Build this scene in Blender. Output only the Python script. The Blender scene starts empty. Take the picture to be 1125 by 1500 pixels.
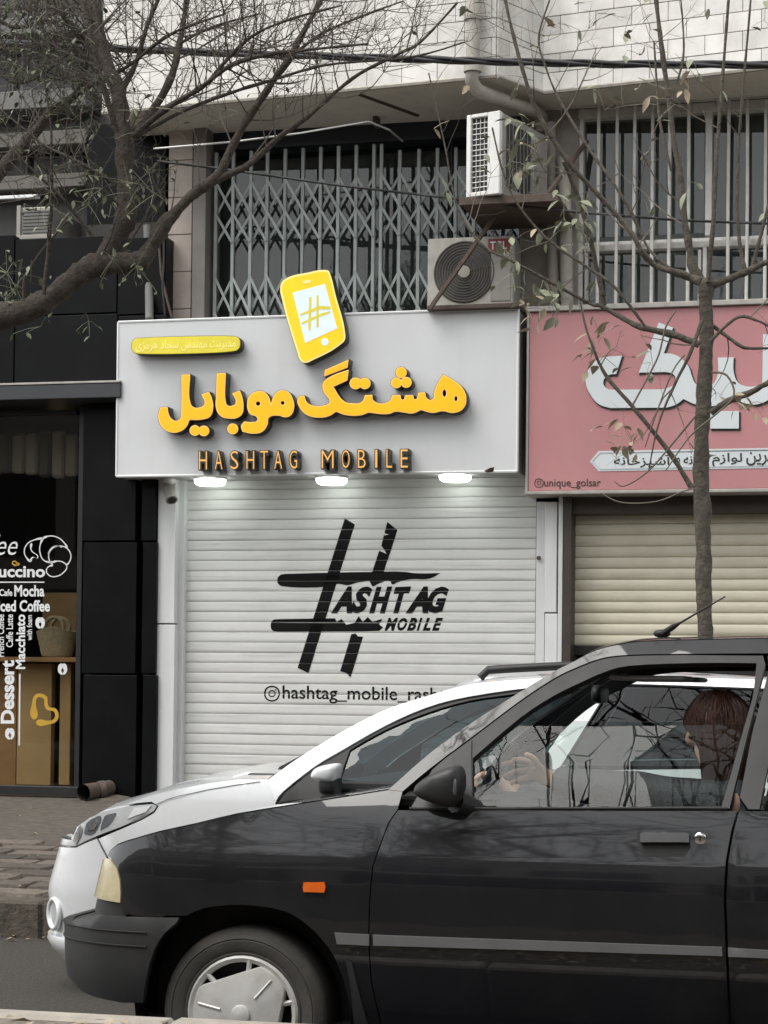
import bpy, bmesh, math, random
from mathutils import Vector, Matrix, noise
from mathutils.geometry import delaunay_2d_cdt
R = random.Random(7)
rad = math.radians
scn = bpy.context.scene
COL = scn.collection

# ------------------------------------------------------------------ camera
F = 3000.0; CX = 562.5; AY = 940.0; EYE = 1.30
YAW, PITCH, ROLL = rad(13.7), rad(1.36), 0.0112
cam = bpy.data.cameras.new('camera'); camo = bpy.data.objects.new('camera', cam); COL.objects.link(camo)
cam.sensor_fit = 'HORIZONTAL'; cam.sensor_width = 36; cam.lens = 36*F/1125
cam.shift_y = (AY-750)/1125; cam.clip_end = 2000; cam.clip_start = .05
RM = Matrix.Rotation(YAW, 3, 'Z') @ Matrix.Rotation(rad(90)+PITCH, 3, 'X') @ Matrix.Rotation(ROLL, 3, 'Z')
camo.matrix_world = Matrix.Translation((0, 0, EYE)) @ RM.to_4x4()
scn.camera = camo
RMI = RM.transposed()

# ------------------------------------------------------------------ light: overcast winter day
SUN_EL, SUN_AZ = 58, 225
w = bpy.data.worlds.new('World'); scn.world = w; w.use_nodes = True
nt = w.node_tree; nt.nodes.clear()
sky = nt.nodes.new('ShaderNodeTexSky'); sky.sky_type = 'NISHITA'; sky.sun_disc = False
sky.sun_elevation = rad(SUN_EL); sky.sun_rotation = rad(SUN_AZ); sky.air_density = 1.2; sky.dust_density = 1.0
hs = nt.nodes.new('ShaderNodeHueSaturation'); hs.inputs['Saturation'].default_value = .06
bg = nt.nodes.new('ShaderNodeBackground'); bg.inputs['Strength'].default_value = .15
wo = nt.nodes.new('ShaderNodeOutputWorld')
nt.links.new(sky.outputs[0], hs.inputs['Color']); nt.links.new(hs.outputs[0], bg.inputs[0]); nt.links.new(bg.outputs[0], wo.inputs[0])
sl = bpy.data.lights.new('sun', 'SUN'); sl.energy = 1.5; sl.angle = rad(40); sl.color = (1, .97, .915)
so = bpy.data.objects.new('sun', sl); COL.objects.link(so)
so.rotation_euler = (rad(90-SUN_EL), 0, rad(180-SUN_AZ))
vs = scn.view_settings; vs.view_transform = 'Standard'; vs.look = 'None'; vs.gamma = 1; vs.exposure = 0.95
scn.cycles.max_bounces = 8; scn.cycles.transparent_max_bounces = 24

# ------------------------------------------------------------------ photo pixel -> place
def ray(px, py):
    return (RM @ Vector(((px-CX)/F, (AY-py)/F, -1)))
def PX(px, py, Y):
    d = ray(px, py); t = Y/d.y
    return Vector((d.x*t, Y, EYE+d.z*t))
def PXz(px, py, z):
    d = ray(px, py); t = (z-EYE)/d.z
    return Vector((d.x*t, d.y*t, z))
def proj(p):
    q = RMI @ (Vector(p)-Vector((0, 0, EYE)))
    return CX+F*q.x/-q.z, AY-F*q.y/-q.z, -q.z
def rect(a, b, c, d, Y):
    mx, my = (a+c)/2, (b+d)/2
    return PX(a, my, Y).x, PX(c, my, Y).x, PX(mx, d, Y).z, PX(mx, b, Y).z     # x0 x1 z0 z1

# ------------------------------------------------------------------ materials
MATS = {}
def mat(name, col, rough=.6, var=.12, scale=5, bump=0, bscale=60, metal=0, coat=0, streak=0, scol=(.05, .045, .035), sscale=(9, 9, .7), rnd=0, spec=.5, emit=0, ecol=None, blotch=0, bcol=(.06, .05, .04), blscale=1.3):
    m = bpy.data.materials.new(name); m.use_nodes = True; n = m.node_tree.nodes; l = m.node_tree.links
    b = n['Principled BSDF']
    b.inputs['Roughness'].default_value = rough; b.inputs['Metallic'].default_value = metal
    b.inputs['Coat Weight'].default_value = coat; b.inputs['Coat Roughness'].default_value = .035
    b.inputs['Specular IOR Level'].default_value = spec
    g = n.new('ShaderNodeNewGeometry')
    def nz(sc, det=5, rgh=.6, vec=None):
        t = n.new('ShaderNodeTexNoise'); t.inputs['Scale'].default_value = sc; t.inputs['Detail'].default_value = det; t.inputs['Roughness'].default_value = rgh
        l.new(vec or g.outputs['Position'], t.inputs['Vector']); return t.outputs['Fac']
    def ramp(x, a, c):
        r = n.new('ShaderNodeMapRange'); r.inputs[1].default_value = a; r.inputs[2].default_value = c; l.new(x, r.inputs[0]); return r.outputs[0]
    def mix(fac, a, c):
        x = n.new('ShaderNodeMix'); x.data_type = 'RGBA'
        l.new(fac, x.inputs[0])
        for i, v in ((6, a), (7, c)):
            if isinstance(v, tuple): x.inputs[i].default_value = (*v[:3], 1)
            else: l.new(v, x.inputs[i])
        return x.outputs[2]
    lo = tuple(c*(1-var) for c in col); hi = tuple(min(1, c*(1+var*.6)) for c in col)
    c = mix(ramp(nz(scale), .3, .7), lo, hi)
    if rnd:
        oi = n.new('ShaderNodeObjectInfo'); mp = n.new('ShaderNodeMapRange'); mp.inputs[3].default_value = 1-rnd; mp.inputs[4].default_value = 1+rnd*.5
        l.new(oi.outputs['Random'], mp.inputs[0])
        hv = n.new('ShaderNodeHueSaturation'); l.new(mp.outputs[0], hv.inputs['Value']); l.new(c, hv.inputs['Color']); c = hv.outputs[0]
    if blotch:
        f = n.new('ShaderNodeMath'); f.operation = 'MULTIPLY'; f.inputs[1].default_value = blotch
        l.new(ramp(nz(blscale, 8, .7), .5, .75), f.inputs[0]); c = mix(f.outputs[0], c, bcol)
    if streak:
        mp = n.new('ShaderNodeMapping'); mp.inputs['Scale'].default_value = sscale; l.new(g.outputs['Position'], mp.inputs['Vector'])
        f = n.new('ShaderNodeMath'); f.operation = 'MULTIPLY'; f.inputs[1].default_value = streak
        l.new(ramp(nz(1.0, 6, .65, mp.outputs[0]), .52, .78), f.inputs[0]); c = mix(f.outputs[0], c, scol)
    l.new(c, b.inputs['Base Color'])
    rr = n.new('ShaderNodeMapRange'); rr.inputs[3].default_value = max(0, rough-.08); rr.inputs[4].default_value = min(1, rough+.1)
    l.new(nz(scale*2.3), rr.inputs[0]); l.new(rr.outputs[0], b.inputs['Roughness'])
    if bump:
        bp = n.new('ShaderNodeBump'); bp.inputs['Strength'].default_value = 1; bp.inputs['Distance'].default_value = bump
        l.new(nz(bscale, 6, .65), bp.inputs['Height']); l.new(bp.outputs[0], b.inputs['Normal'])
    if emit:
        l.new(c if ecol is None else c, b.inputs['Emission Color'])
        if ecol: 
            b.inputs['Emission Color'].default_value = (*ecol, 1)
            for k in list(b.inputs['Emission Color'].links): m.node_tree.links.remove(k)
        b.inputs['Emission Strength'].default_value = emit
    MATS[name] = m; return m
def glass(name, tint, refl=1.45, rough=.0, add=0.0):
    m = bpy.data.materials.new(name); m.use_nodes = True; n = m.node_tree.nodes; l = m.node_tree.links; n.clear()
    o = n.new('ShaderNodeOutputMaterial'); t = n.new('ShaderNodeBsdfTransparent'); t.inputs[0].default_value = (*tint, 1)
    gl = n.new('ShaderNodeBsdfGlossy'); gl.inputs['Roughness'].default_value = rough
    f = n.new('ShaderNodeFresnel'); f.inputs[0].default_value = refl
    gm = n.new('ShaderNodeNewGeometry'); iv = n.new('ShaderNodeMath'); iv.operation = 'SUBTRACT'; iv.inputs[0].default_value = 1; l.new(gm.outputs['Backfacing'], iv.inputs[1])
    a = n.new('ShaderNodeMath'); a.operation = 'MULTIPLY'; a.use_clamp = True; l.new(f.outputs[0], a.inputs[0]); l.new(iv.outputs[0], a.inputs[1])
    x = n.new('ShaderNodeMixShader'); l.new(a.outputs[0], x.inputs[0]); l.new(t.outputs[0], x.inputs[1]); l.new(gl.outputs[0], x.inputs[2]); l.new(x.outputs[0], o.inputs[0])
    MATS[name] = m; return m

mat('asphalt', (.046, .041, .033), .9, .6, 55, .010, 90, blotch=.35, bcol=(.035, .033, .03), blscale=2)
mat('sidewalk', (.086, .074, .06), .9, .45, 14, .008, 60, blotch=.45, bcol=(.06, .052, .044))
mat('paver', (.14, .116, .095), .9, .4, 25, .012, 45, rnd=.5, blotch=.4, bcol=(.09, .08, .07), blscale=5)
mat('kerb', (.085, .07, .055), .9, .5, 16, .015, 35, blotch=.5, bcol=(.05, .045, .038), blscale=3)
mat('kerb_pale', (.36, .325, .28), .85, .25, 9, .004, 60, blotch=.4, bcol=(.2, .17, .14), blscale=8)
mat('soil', (.16, .125, .095), .95, .45, 14, .03, 30)
mat('stone_white', (.66, .645, .61), .5, .16, 5, .002, 60, rnd=.14, streak=.45, scol=(.3, .275, .23), sscale=(4, 4, .7), blotch=.3, bcol=(.34, .31, .26), blscale=1.6)
mat('grout', (.2, .19, .175), .9)
mat('soffit', (.64, .60, .53), .85, .12, 2, streak=.15)
mat('stone_beige', (.42, .36, .315), .6, .15, 6, rnd=.15, streak=.3, scol=(.2, .17, .14))
mat('pilaster', (.19, .175, .16), .7, .2, 4, streak=.3)
mat('dark_clad', (.004, .0043, .005), .4, .25, 2, rnd=.35, spec=.12, blotch=.3, bcol=(.012, .012, .012), blscale=4)
mat('dark_frame', (.012, .012, .013), .45, .2, 3)
mat('charcoal', (.035, .037, .04), .4, .2, 2, rnd=.1)
mat('band_blue', (.014, .018, .026), .5, .2, 2)
mat('white_panel', (.66, .67, .67), .42, .07, 2, rnd=.05, streak=.22, scol=(.3, .29, .27))
mat('sign_face', (.60, .615, .62), .38, .05, 1.5, streak=.12, scol=(.35, .35, .35), sscale=(7, 7, .5))
mat('sign_edge', (.72, .73, .73), .4, .06)
mat('sign_under', (.40, .40, .39), .6, .15, 3, streak=.3)
mat('shutter_white', (.66, .665, .645), .4, .06, 4, rnd=.05, streak=.5, scol=(.25, .25, .24), sscale=(1.3, 1.3, 34))
mat('shutter_cream', (.66, .62, .49), .5, .08, 4, rnd=.07, streak=.45, scol=(.34, .29, .19), sscale=(1.6, 1.6, 24))
mat('brown_frame', (.045, .036, .028), .5, .2, 4)
mat('paint_black', (.006, .006, .006), .75, .2, 20, spec=.15)
mat('lattice', (.33, .365, .35), .5, .15, 8, metal=.1, rnd=.15, streak=.4, scol=(.16, .15, .13))
mat('bar_white', (.56, .55, .52), .55, .15, 12, rnd=.08, streak=.6, scol=(.2, .15, .1), sscale=(25, 25, 5))
mat('plaster', (.27, .245, .215), .9, .2, 4, .006, 25, streak=.6, scol=(.1, .088, .075), sscale=(7, 7, .8))
mat('pink', (.455, .205, .212), .45, .12, 1.0, streak=.35, scol=(.40, .27, .255), sscale=(2, 2, .5))
mat('pink_letter', (.60, .645, .66), .4, .05, 3)
mat('metal_trim', (.38, .36, .33), .5, .2, 8, metal=.3, streak=.3)
mat('letter_side', (.03, .033, .024), .4, .25, 12)
mat('ac_front', (.40, .385, .345), .6, .2, 9, streak=.6, scol=(.2, .17, .13), blotch=.4, bcol=(.2, .18, .15), blscale=6)
mat('glass_haze', (.27, .28, .27), .9, .2, 3, streak=.5, scol=(.08, .085, .08))  # grey tone imitating the haze reflected in the upper windows
mat('fan_dusty', (.085, .08, .073), .8)
mat('ac_white', (.66, .655, .63), .45, .1, 6, streak=.35, scol=(.3, .26, .2))
mat('ac_grey', (.30, .285, .255), .5, .15, 6, streak=.4, scol=(.17, .15, .12))
mat('ac_dark', (.03, .03, .03), .6)
mat('grille_wire', (.5, .5, .48), .45, .1, 8, metal=.4)
mat('label_red', (.24, .05, .05), .6, .25, 20)
mat('rust', (.085, .062, .048), .8, .35, 18, .003, 60)
mat('pipe', (.36, .335, .295), .6, .2, 6, streak=.5, scol=(.15, .12, .09))
mat('cable', (.022, .022, .024), .6, .3, 6)
mat('bark', (.072, .058, .046), .9, .45, 30, .03, 45, blotch=.4, bcol=(.10, .10, .065), blscale=9)
mat('bark_pale', (.105, .09, .07), .9, .45, 28, .02, 55, blotch=.4, bcol=(.09, .08, .06), blscale=8)
mat('twig', (.078, .064, .052), .85, .3, 15)
mat('twig_pale', (.13, .11, .085), .85, .3, 15)
mat('leaf', (.23, .245, .165), .6, .35, 9, rnd=.2)
mat('leaf_dry', (.38, .315, .22), .75, .3, 9, rnd=.2)
mat('leaf_green', (.10, .12, .06), .55, .4, 9, rnd=.2)
mat('tyre', (.05, .046, .041), .8, .3, 8, .002, 80, blotch=.5, bcol=(.1, .085, .065), blscale=7)
mat('handle', (.075, .075, .078), .35, .1, 8)
mat('hubcap', (.55, .54, .52), .4, .16, 9, metal=.25, blotch=.6, bcol=(.26, .23, .19), blscale=7)
mat('car_black', (.0055, .006, .008), .5, .3, 3, .0025, 4.5, coat=1, spec=.15, blotch=.35, bcol=(.022, .02, .018), blscale=2.5)
mat('car_plastic', (.02, .02, .021), .5, .3, 6, .0003, 250, blotch=.3, bcol=(.045, .042, .038), blscale=4)
mat('car_trim', (.16, .16, .165), .4, .12, 6, metal=.3)
mat('rubber', (.009, .009, .009), .55)
mat('interior', (.022, .022, .023), .8)
mat('interior_light', (.24, .24, .23), .8)
mat('car_white', (.61, .625, .635), .28, .05, 2, coat=.8)
mat('chrome', (.8, .8, .8), .15, .03, 3, metal=1)
mat('amber', (.72, .13, .012), .25, .1, 30, coat=.5)
mat('lamp_yellowed', (.46, .40, .25), .22, .18, 14, coat=.8)
mat('lamp_silver', (.72, .74, .76), .14, .15, 10, metal=.45, coat=1)
mat('lamp_dark', (.10, .11, .12), .25, .2, 12, coat=.8)
mat('skin', (.50, .30, .225), .5, .12, 30)
mat('hair', (.042, .014, .007), .5, .4, 30, .002, 120, streak=.9, scol=(.012, .005, .003), sscale=(90, 90, 5))
mat('jacket', (.018, .021, .024), .55, .4, 14, .012, 22)
mat('wicker', (.47, .40, .27), .8, .3, 60, .006, 120)
mat('cafe_wood', (.45, .25, .11), .5, .2, 3, streak=.4, scol=(.2, .12, .05), sscale=(2, 2, 9))
mat('cafe_panel', (.60, .40, .19), .6, .15, 2)
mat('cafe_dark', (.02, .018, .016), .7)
mat('decal_white', (.72, .73, .73), .5, .05)
mat('decal_gold', (.50, .30, .03), .45, .12, 6)
mat('ledge', (.13, .122, .11), .85, .2, 3, streak=.4)
mat('far_wall', (.42, .38, .33), .85, .15, 2, streak=.3)
mat('far_grey', (.15, .15, .145), .8, .2, 2)
mat('face_orange', (0.527, 0.223, 0.002), .4, .1, 6, emit=0.4, ecol=(1, .44, .0))
mat('face_rim', (0.558, 0.36, 0.112), .4, .06, 8, emit=0.285, ecol=(1, .56, .16))
mat('face_yellow', (0.558, 0.347, 0.003), .4, .12, 5, emit=0.338, ecol=(1, .56, .002))
mat('face_pale', (0.546, 0.484, 0.186), .4, .06, 8, emit=0.27, ecol=(1, .8, .28))
mat('face_screen', (0.434, 0.496, 0.546), .4, .05, 8, emit=0.27, ecol=(.72, .85, 1))
mat('face_pill', (0.496, 0.434, 0.037), .4, .2, 8, emit=0.154, ecol=(1, .83, .04))
mat('face_amber', (0.558, 0.31, 0.099), .4, .15, 12, emit=0.24, ecol=(1, .48, .12))
mat('led', (.95, .97, .95), .3, .02, 3, emit=4.5, ecol=(.93, 1, .94))
mat('cafe_lamp', (1, .8, .5), .3, .02, 3, emit=3, ecol=(1, .72, .38))
glass('glass_dark', (.66, .69, .68), 1.6)
glass('glass_shop', (.80, .80, .78), 1.5)
glass('glass_car', (.84, .87, .86), 1.36)
glass('glass_white_car', (.44, .52, .54), 1.6)

# ------------------------------------------------------------------ mesh helpers
class MB:
    def __init__(s): s.v = []; s.f = []
    def add(s, vs, fs):
        k = len(s.v); s.v += [tuple(p) for p in vs]; s.f += [tuple(i+k for i in q) for q in fs]; return s
    def box(s, x0, x1, y0, y1, z0, z1, b=0):
        c = ((x0+x1)/2, (y0+y1)/2, (z0+z1)/2); h = (abs(x1-x0)/2, abs(y1-y0)/2, abs(z1-z0)/2)
        if b <= 0:
            vs = [(c[0]+h[0]*i, c[1]+h[1]*j, c[2]+h[2]*k) for i in (-1, 1) for j in (-1, 1) for k in (-1, 1)]
            return s.add(vs, [(0, 1, 3, 2), (4, 6, 7, 5), (0, 4, 5, 1), (2, 3, 7, 6), (0, 2, 6, 4), (1, 5, 7, 3)])
        b = min(b, min(h)*.8); vs = []; ix = {}
        for i in (-1, 1):
            for j in (-1, 1):
                for k in (-1, 1):
                    sg = (i, j, k)
                    for a in range(3):
                        ix[sg, a] = len(vs)
                        vs.append(tuple(c[q]+sg[q]*(h[q] if q == a else h[q]-b) for q in range(3)))
        fs = []
        for a in range(3):
            o = [q for q in range(3) if q != a]
            for sa in (-1, 1):
                fs.append(tuple(ix[tuple({a: sa, o[0]: p, o[1]: q}[t] for t in range(3)), a] for p, q in ((-1, -1), (1, -1), (1, 1), (-1, 1))))
            for p in (-1, 1):
                for q in (-1, 1):
                    sg = lambda e: tuple({a: e, o[0]: p, o[1]: q}[t] for t in range(3))
                    fs.append((ix[sg(-1), o[0]], ix[sg(1), o[0]], ix[sg(1), o[1]], ix[sg(-1), o[1]]))
        for sg in [(i, j, k) for i in (-1, 1) for j in (-1, 1) for k in (-1, 1)]: fs.append((ix[sg, 0], ix[sg, 1], ix[sg, 2]))
        return s.add(vs, fs)
    def tube(s, pts, rr, n=8, cap=True, jig=0):
        pts = [Vector(p) for p in pts]; m = len(pts)
        if not hasattr(rr, '__len__'): rr = [rr]*m
        up = None; vs = []
        for i in range(m):
            t = (pts[min(i+1, m-1)]-pts[max(i-1, 0)]).normalized()
            if up is None: up = t.orthogonal().normalized()
            up = (up-t*up.dot(t)); up = up.normalized() if up.length > 1e-6 else t.orthogonal().normalized()
            sd = t.cross(up)
            for k in range(n):
                a = 2*math.pi*k/n; o = (up*math.cos(a)+sd*math.sin(a))*rr[i]; p = pts[i]+o
                vs.append(p if not jig else pts[i]+o*(1+jig*noise.noise(Vector((p.x*30, p.y*30, p.z*16)))+jig*.6*noise.noise(p*70)))
        fs = [(i*n+k, i*n+(k+1) % n, (i+1)*n+(k+1) % n, (i+1)*n+k) for i in range(m-1) for k in range(n)]
        if cap: fs += [tuple(range(n))[::-1], tuple(range((m-1)*n, m*n))]
        return s.add(vs, fs)
    def lathe(s, prof, c, ax='y', n=24, cap=False):
        # prof: (radius, offset along axis)
        vs = []
        for r, o in prof:
            for k in range(n):
                a = 2*math.pi*k/n; u, q = r*math.cos(a), r*math.sin(a)
                vs.append((c[0]+u, c[1]+o, c[2]+q) if ax == 'y' else (c[0]+u, c[1]+q, c[2]+o) if ax == 'z' else (c[0]+o, c[1]+u, c[2]+q))
        fs = [(i*n+k, i*n+(k+1) % n, (i+1)*n+(k+1) % n, (i+1)*n+k) for i in range(len(prof)-1) for k in range(n)]
        if cap: fs += [tuple(range(n)), tuple(range((len(prof)-1)*n, len(prof)*n))]
        return s.add(vs, fs)
    def prism(s, poly, y0, y1):       # poly in (x,z)
        n = len(poly); vs = [(x, y0, z) for x, z in poly]+[(x, y1, z) for x, z in poly]
        return s.add(vs, [tuple(range(n)), tuple(range(2*n-1, n-1, -1))]+[(i, (i+1) % n, n+(i+1) % n, n+i) for i in range(n)])
    def grid(s, rows):
        n = len(rows[0]); k = [p for r in rows for p in r]
        return s.add(k, [(i*n+j, i*n+j+1, (i+1)*n+j+1, (i+1)*n+j) for i in range(len(rows)-1) for j in range(n-1)])
    def mesh(s, name='mesh', smooth=None, fix=True):
        me = bpy.data.meshes.new(name); me.from_pydata(s.v, [], s.f)
        if fix:
            bm = bmesh.new(); bm.from_mesh(me); bmesh.ops.recalc_face_normals(bm, faces=bm.faces); bm.to_mesh(me); bm.free()
        if smooth is not None: shade(me, smooth)
        return me
def shade(me, ang):
    me.polygons.foreach_set('use_smooth', [True]*len(me.polygons))
    if ang < 180: me.set_sharp_from_angle(angle=rad(ang))
LOC = {}
def thing(name, label, cat, loc=(0, 0, 0), group=None, kind=None):
    o = bpy.data.objects.new(name, None); COL.objects.link(o); o.location = loc; o.empty_display_size = .1
    tagit(o, label, cat, group, kind); LOC[o.name] = Vector(loc); return o
def tagit(o, label=None, cat=None, group=None, kind=None):
    for k, v in (('label', label), ('category', cat), ('group', group), ('kind', kind)):
        if v: o[k] = v
    return o
def WL(o):
    v = Vector((0, 0, 0))
    while o: v += o.location; o = o.parent
    return v
def part(name, mb, m, parent=None, smooth=None, at=None, kind=None, label=None):
    me = mb.mesh(name, smooth) if isinstance(mb, MB) else mb
    o = bpy.data.objects.new(name, me); COL.objects.link(o)
    if m and (not me.materials): me.materials.append(MATS[m])
    if parent: o.parent = parent
    o.location = (Vector(at) if at else Vector((0, 0, 0)))-(WL(parent) if parent else Vector((0, 0, 0)))
    if kind: o['kind'] = kind
    if label: o['label'] = label
    return o
def struct(name, mb, m, smooth=None):
    return tagit(part(name, mb, m, None, smooth), kind='structure')

# flat lettering: filled 2D curves mapped from pixel space onto a plane
def curve_mesh(splines, ext=.5, off=0, res=6):
    """splines: lists of (x,y[,1=sharp]) in pixel space (y down)."""
    c = bpy.data.curves.new('c', 'CURVE'); c.dimensions = '2D'; c.fill_mode = 'BOTH'; c.extrude = ext; c.resolution_u = res; c.offset = off
    for sp in splines:
        s = c.splines.new('BEZIER'); s.bezier_points.add(len(sp)-1); s.use_cyclic_u = True
        for bp, p in zip(s.bezier_points, sp):
            bp.co = (p[0], -p[1], 0); h = 'VECTOR' if len(p) > 2 and p[2] else 'AUTO'
            bp.handle_left_type = bp.handle_right_type = h
    o = bpy.data.objects.new('c', c); COL.objects.link(o); bpy.context.view_layer.update()
    me = bpy.data.meshes.new_from_object(o.evaluated_get(bpy.context.evaluated_depsgraph_get())); bpy.data.objects.remove(o); bpy.data.curves.remove(c)
    return me
def text_mesh(body, off=0, ext=.5, shear=0, space=1.0, rot=0):
    c = bpy.data.curves.new('t', 'FONT'); c.body = body; c.extrude = ext; c.offset = off; c.shear = shear; c.space_character = space; c.resolution_u = 3
    o = bpy.data.objects.new('t', c); COL.objects.link(o); bpy.context.view_layer.update()
    me = bpy.data.meshes.new_from_object(o.evaluated_get(bpy.context.evaluated_depsgraph_get())); bpy.data.objects.remove(o); bpy.data.curves.remove(c)
    return me
def to_plane(me, Y, thick, quad=None, rot=0):
    """map mesh (pixel space, or its bounding box onto quad of pixel corners TL TR BR BL) onto plane y=Y, growing towards the camera by thick"""
    vs = [v.co.copy() for v in me.vertices]
    zl, zh = min(v.z for v in vs), max(v.z for v in vs)
    if quad:
        if rot: vs = [Vector((-v.y, v.x, v.z)) for v in vs]
        x0, x1 = min(v.x for v in vs), max(v.x for v in vs); y0, y1 = min(v.y for v in vs), max(v.y for v in vs)
    for v, c in zip(me.vertices, vs):
        if quad:
            s = (c.x-x0)/(x1-x0); t = (y1-c.y)/(y1-y0)
            a = Vector(quad[0]).lerp(Vector(quad[1]), s); b = Vector(quad[3]).lerp(Vector(quad[2]), s); p = a.lerp(b, t)
            px, py = p.x, p.y
        else: px, py = c.x, -c.y
        q = PX(px, py, Y-thick); q.y = Y-(thick*(c.z-zl)/(zh-zl) if zh > zl else 0); v.co = q
    return me
def flip_fix(me):
    bm = bmesh.new(); bm.from_mesh(me); bmesh.ops.remove_doubles(bm, verts=bm.verts, dist=1e-5); bmesh.ops.recalc_face_normals(bm, faces=bm.faces); bm.to_mesh(me); bm.free(); return me
# ================================================================== SETTING
YW = 16.0; KY = 9.88; WB = .38
def roadz(y): return 0
def swz(y): return .19+(WB-.19)*min(1, max(0, (y-KY-.16)/(15.75-KY)))
g = MB().add([(-300, -300, -.3), (300, -300, -.3), (300, 300, -.3), (-300, 300, -.3)], [(0, 1, 2, 3)]); struct('ground', g, 'soil')
g = MB(); ys = [-8, 5.0, 6.2, 7, 8, 9, KY+.02]
g.grid([[(x, y, roadz(y)) for x in (-90, -30, -8, 0, 8, 30, 90)] for y in ys]); struct('road', g, 'asphalt')
# far kerb: long stones
kb = part('kerb', MB().box(-60, 60, KY+.012, KY+.15, -.3, .174), 'kerb'); kb['kind'] = 'structure'
km = MB().box(0, .985, 0, .165, -.03, .19, .014).mesh('kerb_stone')
for i in range(14):
    o = part('kerb_stone', km, 'kerb', kb, at=(-8.2+i*1.0, KY+R.uniform(-.006, .004), R.uniform(-.006, .004)))
sw = struct('sidewalk', MB().add([(x, y, z) for x in (-60, 60) for y, z in ((KY+.16, -.28), (KY+.16, .186), (15.75, WB), (22, WB), (22, -.28))], [(0, 1, 6, 5), (1, 2, 7, 6), (2, 3, 8, 7), (3, 4, 9, 8), (4, 0, 5, 9), (0, 4, 3, 2, 1), (5, 6, 7, 8, 9)]), 'sidewalk')
pm = []
for v in range(5):
    b = MB(); a, c = .385, .235
    vs = [(0+R.uniform(0, .02), 0, 0), (a/2, R.uniform(-.02, .03), .004), (a-R.uniform(0, .02), 0, 0), (a+R.uniform(-.01, .015), c/2, 0), (a-R.uniform(0, .02), c, 0), (a/2, c+R.uniform(-.03, .02), .004), (0, c, 0), (R.uniform(-.015, .015), c/2, 0)]
    lo = [(x, y, -.04) for x, y, z in vs]; up = [(a/2+(x-a/2)*.95, c/2+(y-c/2)*.93, z+.018) for x, y, z in vs]; n = 8
    b.add(lo+vs+up, [tuple(range(16, 24))]+[(i, (i+1) % n, n+(i+1) % n, n+i) for i in range(n)]+[(n+i, n+(i+1) % n, 2*n+(i+1) % n, 2*n+i) for i in range(n)])
    pm.append(b.mesh('paver'))
for j in range(10):
    for i in range(17):
        if (i+j) % 1 == 0:
            o = part('paver', pm[R.randrange(5)], 'paver', sw, at=(-6.3+i*.4+(j % 2)*.2, KY+.2+j*.25, swz(KY+.2+j*.25)+R.uniform(-.008, .008)))
            o.rotation_euler = (.033+R.uniform(-.02, .02), R.uniform(-.015, .015), R.uniform(-.02, .02))
# raised kerb of the median nearest the camera
NK = 5.62
nk = part('median_kerb', MB().box(-40, 40, NK-.02, NK+.20, -.2, .275), 'kerb'); nk['kind'] = 'structure'
km = MB().box(0, .78, 0, .10, .02, .317, .012).mesh('kerb_stone')
for i in range(12): part('kerb_stone', km, 'kerb_pale', nk, at=(-5.2+i*.79, NK+.12+R.uniform(-.004, .004), R.uniform(-.004, .004)))
g = MB(); rows = []
for j in range(12):
    rows.append([(-6+i*.12, NK+.12-j*.1, .284+(.03 if j else .0)*noise.noise((i*.9, j*.7, 1))+.012*noise.noise((i*2.1, j*2.3, 5))) for i in range(90)])
g.grid(rows); struct('median_soil', g, 'soil', 40)
lm = MB().add([(0, 0, 0), (.04, .018, .01), (.09, 0, .004), (.04, -.018, .012)], [(0, 1, 2, 3)]).mesh('fallen_leaf')
gl = MB(); 
for i in range(260):
    x, y = R.uniform(-3.2, 1), NK+.1-abs(R.gauss(0, .22)); a = R.uniform(0, 6.3); s = R.uniform(.5, 1.2); t = R.uniform(-.3, .6)
    ca, sa = math.cos(a), math.sin(a)
    gl.add([(x+s*(u*ca-v*sa), y+s*(u*sa+v*ca), .305+R.uniform(0, .012)+w_*s+u*t*.3) for u, v, w_ in ((0, 0, 0), (.025, .012, .006), (.06, 0, .003), (.025, -.012, .008))], [(0, 1, 2, 3)])
o = part('leaf_litter', gl, 'leaf_dry'); tagit(o, 'dry leaf litter lying on the median behind the pale kerb', 'leaf litter', kind='stuff')

gl = MB()
for i in range(420):
    x = R.uniform(-6.5, 1); y = KY-abs(R.gauss(0, .12))-.01 if i % 2 else R.uniform(KY+.02, 15.4); z = .004 if y < KY else swz(y)+(.024 if y < KY+2.75 else .004)
    a = R.uniform(0, 6.3); s = R.uniform(.3, .9)*(1 if i % 3 else .4); ca, sa = math.cos(a), math.sin(a)
    gl.add([(x+s*(u*ca-v*sa), y+s*(u*sa+v*ca), z+R.uniform(0, .01)+w_*s) for u, v, w_ in ((0, 0, 0), (.03, .016, .008), (.07, 0, .003), (.03, -.016, .01))], [(0, 1, 2, 3)])
o = part('gutter_litter', gl, 'leaf_dry'); tagit(o, 'scattered dry leaves and grit on the pavement and along the kerb', 'leaf litter', kind='stuff')

# ================================================================== HELPERS FOR FACADES
def pbox(parent, name, m, a, b, c, d, Yf, Yb, ch=.004, **k):
    x0, x1, z0, z1 = rect(a, b, c, d, Yf)
    cx, cy, cz = (x0+x1)/2, (Yf+Yb)/2, (z0+z1)/2
    return part(name, MB().box(x0-cx, x1-cx, Yf-cy, Yb-cy, z0-cz, z1-cz, ch), m, parent, at=(cx, cy, cz), **k)
def pfloor(a, c, Y): return PX(a, 1000, Y).x, PX(c, 1000, Y).x

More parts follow.
